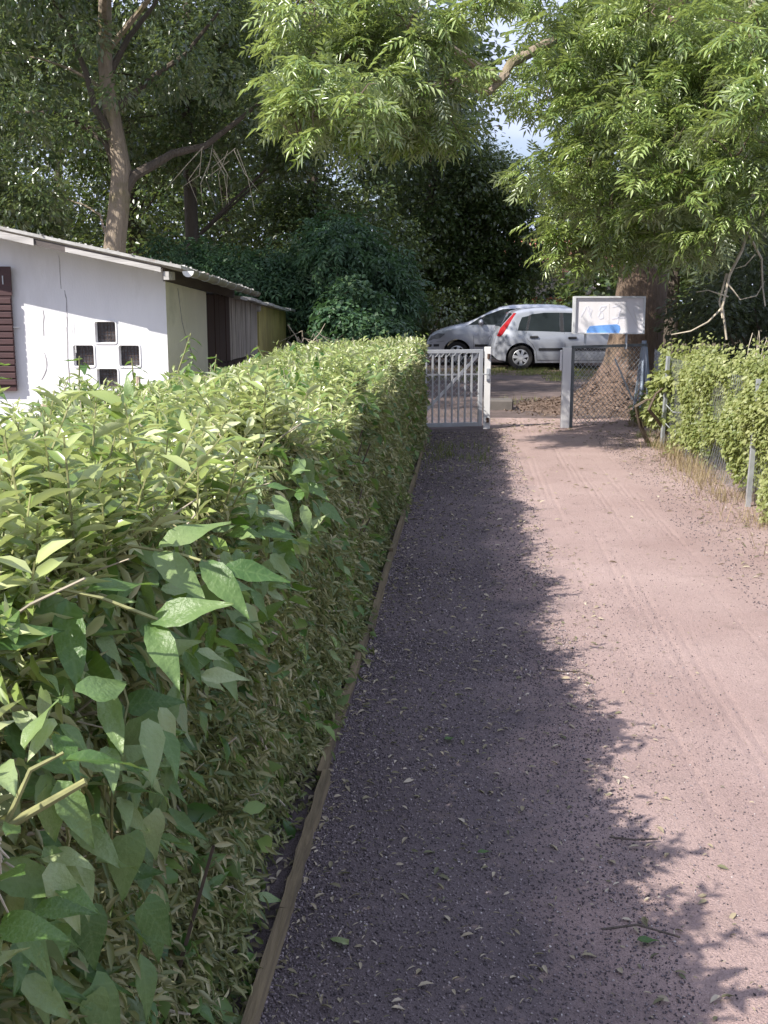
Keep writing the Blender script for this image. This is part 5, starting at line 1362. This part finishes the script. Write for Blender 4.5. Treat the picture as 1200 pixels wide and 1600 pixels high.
make_tree('broadleaf_tree', 'slim dark trunked tree standing deep behind the dead twigs of the leaning tree', 'tree', (-6.55, 26, 0), [(-6.55, 26, -0.1), (-6.5, 26, 3), (-6.55, 26, 6), (-6.4, 26, 9), (-6.3, 26, 12)], [0.19, 0.16, 0.13, 0.10, 0.05],
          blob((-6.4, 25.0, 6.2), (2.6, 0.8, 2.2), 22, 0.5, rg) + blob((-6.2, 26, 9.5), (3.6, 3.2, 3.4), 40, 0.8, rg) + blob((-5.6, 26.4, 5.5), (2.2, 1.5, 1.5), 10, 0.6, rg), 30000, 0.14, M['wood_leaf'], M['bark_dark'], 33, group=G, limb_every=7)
trees = [
    # base, height, crown blobs, leaves, label
    ((-11.5, 23.5), 13, [((-11, 22.5, 7.5), (3.0, 2.6, 4.2), 44, 0.7), ((-10.6, 22, 3.4), (2.2, 1.6, 1.5), 14, 0.6)], 22000, 'maple_leaf', 'grey green leafy tree at the far left edge beyond the hut roof'),
    ((-9.3, 31), 14, [((-9.3, 31, 8), (3.2, 3, 5.2), 46, 0.85), ((-9.3, 30.5, 3.0), (2.6, 2.0, 2.0), 16, 0.8)], 20000, 'wood_leaf', 'bushy tree glimpsed between leaning trunk and left edge'),
    ((-4.6, 33), 15, [((-4.6, 33, 8.5), (3.0, 3, 6), 50, 0.9), ((-4.6, 32.0, 3.0), (2.8, 2, 2.4), 20, 0.8)], 24000, 'wood_leaf', 'dense dark tree directly behind the blue green elder thicket'),
    ((-1.6, 37), 13, [((-1.6, 37, 5.6), (2.5, 2.5, 3.4), 44, 0.85), ((-1.5, 36.4, 2.4), (2.6, 2.0, 2.0), 20, 0.8)], 26000, 'wood_leaf', 'dark rounded tree standing behind the bonnet of the people carrier'),
    ((1.2, 38), 5.5, [((1.0, 38, 3.9), (1.6, 2.0, 2.4), 30, 0.7), ((0.6, 37.0, 2.2), (1.9, 1.6, 1.7), 14, 0.7)], 18000, 'wood_leaf', 'small dark tree under the bright sky gap behind the hatchback roof'),
    ((-8.6, 40), 14, [((-8.6, 40, 6.5), (3.4, 2.5, 6.2), 60, 1.1)], 22000, 'wood_leaf', 'far dark tree filling the gap right of the leaning trunk'),
    ((-14.5, 39), 14, [((-14.5, 39, 6.5), (3.6, 2.5, 6.2), 60, 1.1)], 22000, 'wood_leaf', 'far dark tree filling the gap left of the leaning trunk'),
    ((6.5, 36), 13, [((6.8, 36, 6.5), (2.6, 3, 5.5), 46, 0.9)], 20000, 'wood_leaf', 'tall tree behind the sign and the great furrowed trunk'),
    ((11.5, 31), 14, [((11.5, 31, 7), (4.2, 3, 6.5), 54, 1.0)], 22000, 'wood_leaf', 'dark spreading tree far behind the creeper fence at right'),
    ((6.6, 22), 12, [((6.8, 22.5, 6.0), (2.8, 2.4, 5.0), 44, 0.8)], 22000, 'shrub_leaf', 'shaded tree just behind the fence tangle at right edge'),
]
for i, ((x, y), hgt, bl, nl, mk, lab) in enumerate(trees):
    rg = np.random.RandomState(60 + i)
    cl = []
    for c, r, n, rc in bl: cl += blob(c, r, int(n * 1.25), rc, rg, 0.3)
    lean = rg.normal() * 0.3
    tr = [(x, y, -0.1), (x + lean * 0.3, y, hgt * 0.25), (x + lean * 0.7, y, hgt * 0.5), (x + lean, y, hgt * 0.8)]
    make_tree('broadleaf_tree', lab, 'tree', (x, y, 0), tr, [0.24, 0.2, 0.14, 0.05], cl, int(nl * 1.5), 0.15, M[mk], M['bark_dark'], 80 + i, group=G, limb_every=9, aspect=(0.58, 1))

# elder thicket behind the shed
rg = np.random.RandomState(44)
def thicket(name, label, blobs, n, size, mat, seed, tmpl, stems, group=None, droop=0.5, aspect=(1, 1), cat='shrub'):
    rg = np.random.RandomState(seed)
    cl = []
    for c, r, k, rc in blobs: cl += blob(c, r, k, rc, rg, 0.3)
    bx, by = np.mean([c[0] for c in cl]), np.mean([c[1] for c in cl])
    root = thing(name, label, cat, (bx, by, 0), group=group)
    b = MB()
    for c in cl[::2]:
        p0 = (c[0] * 0.6 + bx * 0.4 + rg.normal() * 0.3, c[1] * 0.7 + by * 0.3, -0.05)
        b.tube(curve_pts(p0, c[:3], 5, 0.12, rg), [0.03, 0.025, 0.02, 0.012, 0.006], 5, cap=False)
    b.build('stems', stems, root, kind='stuff')
    P, Rm, S = cluster_leaves(cl, n, size, tmpl, rg, droop=droop, spread=0.65, aspect=aspect)
    ok = P[:, 2] > 0.02
    V, F = scatter(tmpl[0], tmpl[1], P[ok], Rm[ok], S[ok])
    npmesh('foliage', V, F, mat, root, kind='stuff')
    return root
thicket('elder_thicket', 'blue green elder thicket rising in shade behind the hut and shed', [((-5.2, 22.8, 1.8), (2.3, 0.9, 1.3), 26, 0.5), ((-3.0, 22.9, 1.9), (1.6, 0.9, 1.3), 22, 0.45), ((-2.2, 21.8, 1.5), (0.9, 0.9, 1.3), 18, 0.4)], 7200, 0.30, M['elder_leaf'], 45, PIN7, M['twig_dark'], 'shrubs round the car park')
thicket('elder_thicket', 'dark round leaved shrub between the shed end and the parked cars', [((-1.85, 20.2, 1.1), (0.55, 0.8, 1.0), 16, 0.34), ((-2.2, 20.6, 1.0), (0.45, 0.7, 0.9), 12, 0.34)], 11000, 0.10, M['elder_leaf'], 46, LEAF4, M['twig_dark'], 'shrubs round the car park', aspect=(0.8, 1))
dt = thing('dead_brush', 'tangle of dry brown twigs in front of the elder thicket beyond shed', 'brushwood', (-2.65, 19.2, 0))
b = MB()
for k in range(90):
    p = Vector((random.uniform(-3.1, -2.2), random.uniform(18.9, 19.6), 0.0 + random.random() * 0.7)); 
    q = p + Vector((random.gauss(0, 0.25), random.gauss(0, 0.2), random.uniform(0.1, 0.6))); e = q + Vector((random.gauss(0, 0.25), random.gauss(0, 0.2), random.uniform(-0.4, 0.2)))
    b.tube([p, q, e], [0.012, 0.009, 0.004], 4)
b.build('twigs', M['twig'], dt, kind='stuff')
thicket('shrub', 'low dark bush behind the hatchback under the bright gap', [((3.0, 33.8, 0.9), (1.7, 0.9, 0.9), 16, 0.45)], 7000, 0.11, M['wood_leaf'], 47, LEAF4, M['twig_dark'], 'shrubs round the car park', aspect=(0.6, 1))
thicket('shrub', 'big dark hedge bush behind the people carrier bonnet', [((-3.2, 32.0, 1.8), (2.6, 1.2, 1.9), 36, 0.6)], 16000, 0.12, M['wood_leaf'], 48, LEAF4, M['twig_dark'], 'shrubs round the car park', aspect=(0.6, 1))
thicket('shrub', 'grey leaved shrub in shade between the great trunk and creeper', [((4.2, 15.8, 1.1), (1.2, 1.0, 1.2), 24, 0.4), ((3.5, 14.6, 0.8), (0.7, 0.7, 0.8), 14, 0.32)], 15000, 0.085, M['shrub_leaf'], 49, LEAF4, M['twig_dark'], 'shrubs round the car park', aspect=(0.6, 1))
thicket('shrub', 'grey leaved shrub behind the creeper fence at the right edge', [((4.4, 12.8, 0.9), (0.9, 1.4, 1.3), 26, 0.36), ((3.9, 11.0, 0.8), (0.6, 1.0, 0.9), 14, 0.3)], 15000, 0.080, M['shrub_leaf'], 50, LEAF4, M['twig_dark'], 'shrubs round the car park', aspect=(0.6, 1))
thicket('shrub', 'leafy sapling growing at the foot of the corner post beside the fence', [((2.38, 14.2, 0.25), (0.2, 0.25, 0.25), 6, 0.12), ((2.2, 12.2, 0.5), (0.14, 0.25, 0.45), 8, 0.13)], 1300, 0.07, M['creeper_leaf'], 51, LEAF4, M['twig_dark'], 'shrubs round the car park', aspect=(0.7, 1))

# the great ash at the right: trunk, earth mound, limbs, leaves
def mound_z(r, a):
    return 0.80 * np.exp(-np.maximum(r - 0.30, 0) / 0.36)
na, nr = 60, 26
A, Rr = np.meshgrid(np.linspace(0, 2 * math.pi, na), np.linspace(0.25, 2.0, nr))
Zm = mound_z(Rr, A) * (1 + 0.10 * np.sin(A * 5) + 0.06 * np.sin(A * 11 + Rr * 5)) + 0.02 * wavy(Rr * np.cos(A), Rr * np.sin(A), 12, 6.0) - 0.02 * (Rr / 2.3) ** 4
Vm = np.stack([2.45 + Rr * np.cos(A), 16.9 + Rr * np.sin(A), Zm], axis=-1).reshape(-1, 3)
ii = np.arange((na - 1) * (nr - 1)); q = (ii // (na - 1)) * na + ii % (na - 1)
tag(npmesh('earth_mound', Vm, np.stack([q, q + 1, q + na + 1, q + na], 1), M['mound'], smooth=True), kind='structure')

n = 5200
rr_ = 0.45 + 1.6 * rng.rand(n); aa_ = rng.rand(n) * 6.28
zz_ = mound_z(rr_, aa_) * (1 + 0.10 * np.sin(aa_ * 5) + 0.06 * np.sin(aa_ * 11 + rr_ * 5)) - 0.02 * (rr_ / 2.3) ** 4 + 0.02
V, F = scatter(LEAF6[0], LEAF6[1], np.stack([2.45 + rr_ * np.cos(aa_), 16.9 + rr_ * np.sin(aa_), zz_], 1), frames(rand_dirs(n) * np.array([1, 1, 0.4]), np.array([0, 0, 1.0]) + rng.normal(size=(n, 3)) * 0.5), np.stack([0.015 + 0.02 * rng.rand(n), 0.03 + 0.04 * rng.rand(n), 0.03 + 0 * rr_], 1))
tag(npmesh('leaf_litter', V, F, M['mound_litter']), 'brown fallen leaves covering the earth mound round the great trunk', 'fallen leaves', kind='stuff')
clB = [(0.96, 13.00, 4.07, 0.58), (1.69, 12.50, 3.51, 0.62), (1.35, 13.00, 3.04, 0.52), (2.18, 12.00, 2.72, 0.52), (1.31, 14.90, 2.46, 0.40), (2.04, 13.50, 2.13, 0.36), (2.49, 12.50, 3.82, 0.58), (2.64, 11.50, 2.92, 0.46), (2.75, 11.50, 4.11, 0.52), (1.56, 13.50, 4.65, 0.62), (2.15, 13.00, 4.26, 0.60), (2.53, 12.00, 2.27, 0.36), (2.73, 11.00, 3.38, 0.40), (1.66, 13.00, 2.54, 0.46), (2.09, 12.00, 3.17, 0.40), (1.44, 15.00, 1.95, 0.30), (2.31, 12.50, 1.95, 0.24), (1.91, 12.50, 4.60, 0.55), (2.88, 11.50, 2.55, 0.33), (1.75, 15.4, 2.05, 0.32), (2.25, 15.3, 2.1, 0.34), (2.5, 14.0, 2.5, 0.4), (2.55, 13.0, 2.0, 0.3), (2.05, 15.4, 2.45, 0.36), (1.75, 15.2, 2.6, 0.34)]
clA = [(-1.64, 11.50, 4.19, 0.40), (-1.13, 11.50, 3.94, 0.50), (-0.60, 11.30, 4.12, 0.44), (-0.23, 11.40, 3.66, 0.34), (-1.57, 10.50, 3.24, 0.27), (-1.35, 10.2, 3.22, 0.28), (-1.02, 10.1, 3.30, 0.28), (-1.21, 11.00, 3.22, 0.31), (-0.81, 11.50, 3.44, 0.40), (-0.50, 12.00, 3.22, 0.29), (0.10, 11.3, 4.36, 0.32), (-1.00, 11.50, 4.41, 0.45), (-1.45, 11.00, 3.66, 0.33), (-0.24, 11.80, 3.34, 0.27), (-1.63, 11.00, 4.30, 0.29)]
rg = np.random.RandomState(71)
up = blob((3.2, 15.5, 8.0), (3.4, 3.2, 2.0), 40, 0.8, rg) + blob((0.5, 13.5, 6.6), (1.8, 1.5, 0.9), 12, 0.5, rg) + blob((4.2, 13.5, 4.5), (1.1, 1.4, 1.6), 14, 0.5, rg) + blob((3.6, 18.5, 5.0), (1.6, 1.4, 2.2), 16, 0.6, rg)
ash = make_tree('ash_tree', 'great ash tree with furrowed trunk behind the sign and drooping feathery foliage', 'tree', (2.5, 17, 0),
    [(2.50, 17, -0.1), (2.51, 17, 0.5), (2.56, 17, 1.1), (2.63, 17, 2.0), (2.68, 17, 3.2), (2.74, 17, 4.6), (2.85, 17, 6.0), (3.0, 16.8, 8.0), (3.2, 16.5, 10.0)], [0.58, 0.46, 0.40, 0.37, 0.35, 0.32, 0.27, 0.19, 0.08],
    up, 2600, 0.36, M['ash_leaf'], M['bark_ash'], 72, PINNATE, (1, 1), 0.75, G, 99, spread=0.75, sides=20, flat=0.85)
BEHIND = [(x + 0.35 * rg.normal(), y + 1.4 + 0.5 * rg.rand(), z + 0.25 + 0.25 * rg.rand(), r) for x, y, z, r in clB if z > 2.5] + [(0.75, 13.0, 4.9, 0.3), (2.0, 15.6, 2.75, 0.4), (2.45, 15.2, 3.0, 0.45), (1.7, 15.6, 3.1, 0.4), (2.9, 14.6, 2.9, 0.45), (3.3, 12.6, 3.0, 0.5), (3.2, 12.4, 3.8, 0.5), (-1.5, 10.4, 3.5, 0.36), (-0.9, 10.9, 3.65, 0.36)]
ACC = [(x, y, z + (0.28 if z < 2.2 else 0.05), r) for x, y, z, r in clB + clA]
rg = np.random.RandomState(73)
P, Rm, S = spray_leaves(ACC + BEHIND, 14, 13, 0.225, rg)
V, F = scatter(PINNATE[0], PINNATE[1], P, Rm, S)
npmesh('lower_crown', V, F, M['ash_leaf'], ash, kind='stuff')
# the sprays nearest to the path, each leaf on its own
pm = npmesh('leaf', PINNATE[0], PINNATE[1], M['ash_leaf']); pme = pm.data; bpy.data.objects.remove(pm)
P, Rm, S = spray_leaves([(c[0] - 0.15, c[1] - 0.25, c[2] + 0.05, c[3]) for c in ACC], 2, 5, 0.25, rg, shell=0.85)
P, Rm, S = P[:300], Rm[:300], S[:300]
for p_, r_, s_ in zip(P, Rm, S):
    m4 = Matrix.Translation(Vector(p_)) @ Matrix([[float(x) for x in row] for row in r_]).to_4x4() @ Matrix.Scale(float(s_), 4)
    instance('leaf', pme, m4, ash)
for pts, r0, r1 in [([(2.75, 17, 5.2), (2.6, 16.2, 5.6), (1.88, 15.5, 5.3), (1.03, 14.0, 4.7), (0.45, 13.1, 4.25), (0.32, 13.0, 4.03), (0.03, 12.6, 4.14), (-0.31, 12.2, 4.29), (-0.64, 12.0, 4.47), (-1.13, 11.6, 4.5), (-1.5, 11.3, 4.4)], 0.085, 0.014),
                    ([(0.40, 13.05, 4.12), (0.2, 12.9, 3.9), (-0.1, 12.6, 3.9), (-0.3, 12.3, 3.8)], 0.05, 0.015),
                    ([(2.7, 16.9, 4.4), (2.4, 15.6, 4.9), (2.2, 14.0, 4.6), (2.1, 13.0, 4.2), (2.0, 12.4, 3.6)], 0.12, 0.02),
                    ([(2.65, 16.9, 3.6), (1.9, 15.5, 3.9), (1.5, 14.0, 3.5), (1.35, 13.2, 3.1)], 0.09, 0.02),
                    ([(2.9, 16.8, 6.2), (3.1, 14.5, 6.0), (3.0, 12.8, 5.0), (2.8, 11.9, 4.2)], 0.12, 0.02),
                    ([(0.25, 13.0, 4.15), (-0.6, 12.2, 3.8), (-1.1, 11.6, 3.5), (-1.2, 11.2, 3.1)], 0.035, 0.01),
                    ([(2.62, 16.9, 2.9), (2.3, 15.4, 3.0), (2.1, 14.1, 2.5)], 0.05, 0.012)]:
    n = len(pts); MB().tube(pts, [r0 + (r1 - r0) * i / (n - 1) for i in range(n)], 8).build('branch', M['bark_plane'], ash, smooth=True)
b = MB()
for c in ACC:
    for _ in range(5):
        e = np.array(c[:3]) + nrm(rg.normal(size=3)) * c[3] * 0.85
        b.tube(curve_pts(np.array(c[:3]) + rg.normal(size=3) * 0.05, e, 4, 0.06, rg), [0.010, 0.008, 0.006, 0.003], 4, cap=False)
b.build('twigs', M['twig_dark'], ash, kind='stuff')
# ivy-like bare liana hanging from the ash over the creeper
b = MB()
for pts, r in [([(3.02, 12.3, 2.75), (2.99, 12.3, 2.42), (2.94, 12.3, 2.15), (2.82, 12.3, 1.88), (2.77, 12.32, 1.54), (2.83, 12.3, 1.19)], 0.022), ([(2.80, 12.34, 1.9), (2.74, 12.35, 1.6), (2.77, 12.3, 1.42)], 0.014),
               ([(3.0, 12.3, 2.30), (3.15, 12.3, 2.05), (3.18, 12.3, 1.75), (3.22, 12.3, 1.55)], 0.014), ([(2.80, 12.3, 1.80), (2.95, 12.3, 1.62), (3.12, 12.3, 1.66), (3.2, 12.3, 1.82)], 0.009),
               ([(2.75, 12.3, 1.52), (2.62, 12.3, 1.38), (2.45, 12.35, 1.28), (2.25, 12.4, 1.24)], 0.012), ([(3.3, 12.3, 2.2), (3.28, 12.3, 1.7), (3.36, 12.3, 1.3)], 0.016), ([(2.82, 12.3, 1.65), (2.6, 12.3, 1.72), (2.48, 12.3, 1.70)], 0.008), ([(3.08, 12.3, 2.1), (2.98, 12.3, 1.98), (2.88, 12.3, 1.95)], 0.008)]:
    MB().tube(pts, [r * (1 - 0.5 * i / (len(pts) - 1)) for i in range(len(pts))], 6).build('hanging_stem', M['twig'], ash, smooth=True)

# far wood that closes the view
rg = np.random.RandomState(91)
cl = []
for k in range(330):
    x = rg.uniform(-42, 46); y = rg.uniform(46, 56)
    if 0.012 < x / y < 0.105: continue
    cl.append((x, y, rg.uniform(0.5, 13), rg.uniform(1.2, 2.4)))
for k in range(60):
    x = rg.uniform(-42, 46); y = rg.uniform(44, 50)
    if 0.02 < x / y < 0.10: continue
    cl.append((x, y, rg.uniform(0.2, 2.5), rg.uniform(1.0, 1.8)))
P, Rm, S = cluster_leaves(cl, 190000, 0.34, LEAF4, rg, droop=0.3, spread=0.8, aspect=(0.7, 1), shell=0.3)
ok = P[:, 2] > 0.02
V, F = scatter(LEAF4[0], LEAF4[1], P[ok], Rm[ok], S[ok])
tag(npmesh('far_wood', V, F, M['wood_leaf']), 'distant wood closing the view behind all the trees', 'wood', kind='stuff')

# a few things lying on the path
for i, (pts, lab) in enumerate([([(0.44, 3.02, 0.03), (0.51, 3.00, 0.035), (0.58, 3.02, 0.03)], 'dark straight stick lying in the hedge shadow at its ragged edge'),
                                ([(0.36, 4.52, 0.03), (0.44, 4.47, 0.04), (0.50, 4.50, 0.03), (0.55, 4.44, 0.03)], 'dark crooked stick lying where a notch of light meets the shadow'),
                                ([(0.36, 2.53, 0.03), (0.45, 2.55, 0.035), (0.55, 2.51, 0.03)], 'thin dark stick beside a dark green fallen leaf')]):
    o = MB().tube(pts, [0.0032, 0.003, 0.0026, 0.0015][:len(pts)], 6).build('stick', M['bark_dark'], None); tag(o, lab, 'stick', 'sticks on the path')
for p, a, l, w, lab in [((0.44, 2.49), 0.2, 0.06, 1.0, 'dark green fallen leaf near the lower right shadow edge'), ((-0.27, 2.42), 2.6, 0.06, 1.2, 'grey green fallen leaf on the grit near the timber edging'),
                        ((-0.06, 3.72), 0.8, 0.05, 1.2, 'pale fallen leaf in the middle of the shaded grit'), ((0.05, 2.9), 0.4, 0.045, 0.9, 'small bright green fallen leaf on the shaded grit')]:
    z = float(path_h(np.array([p[0]]), np.array([p[1]]))[0]) + 0.014
    o = instance('fallen_leaf', leaf_kinds[0], leaf_matrix((p[0], p[1], z), (math.cos(a), math.sin(a), 0.08), (0.1, -0.1, 1), l, w)); tag(o, lab, 'leaf', 'single leaves fallen on the path')
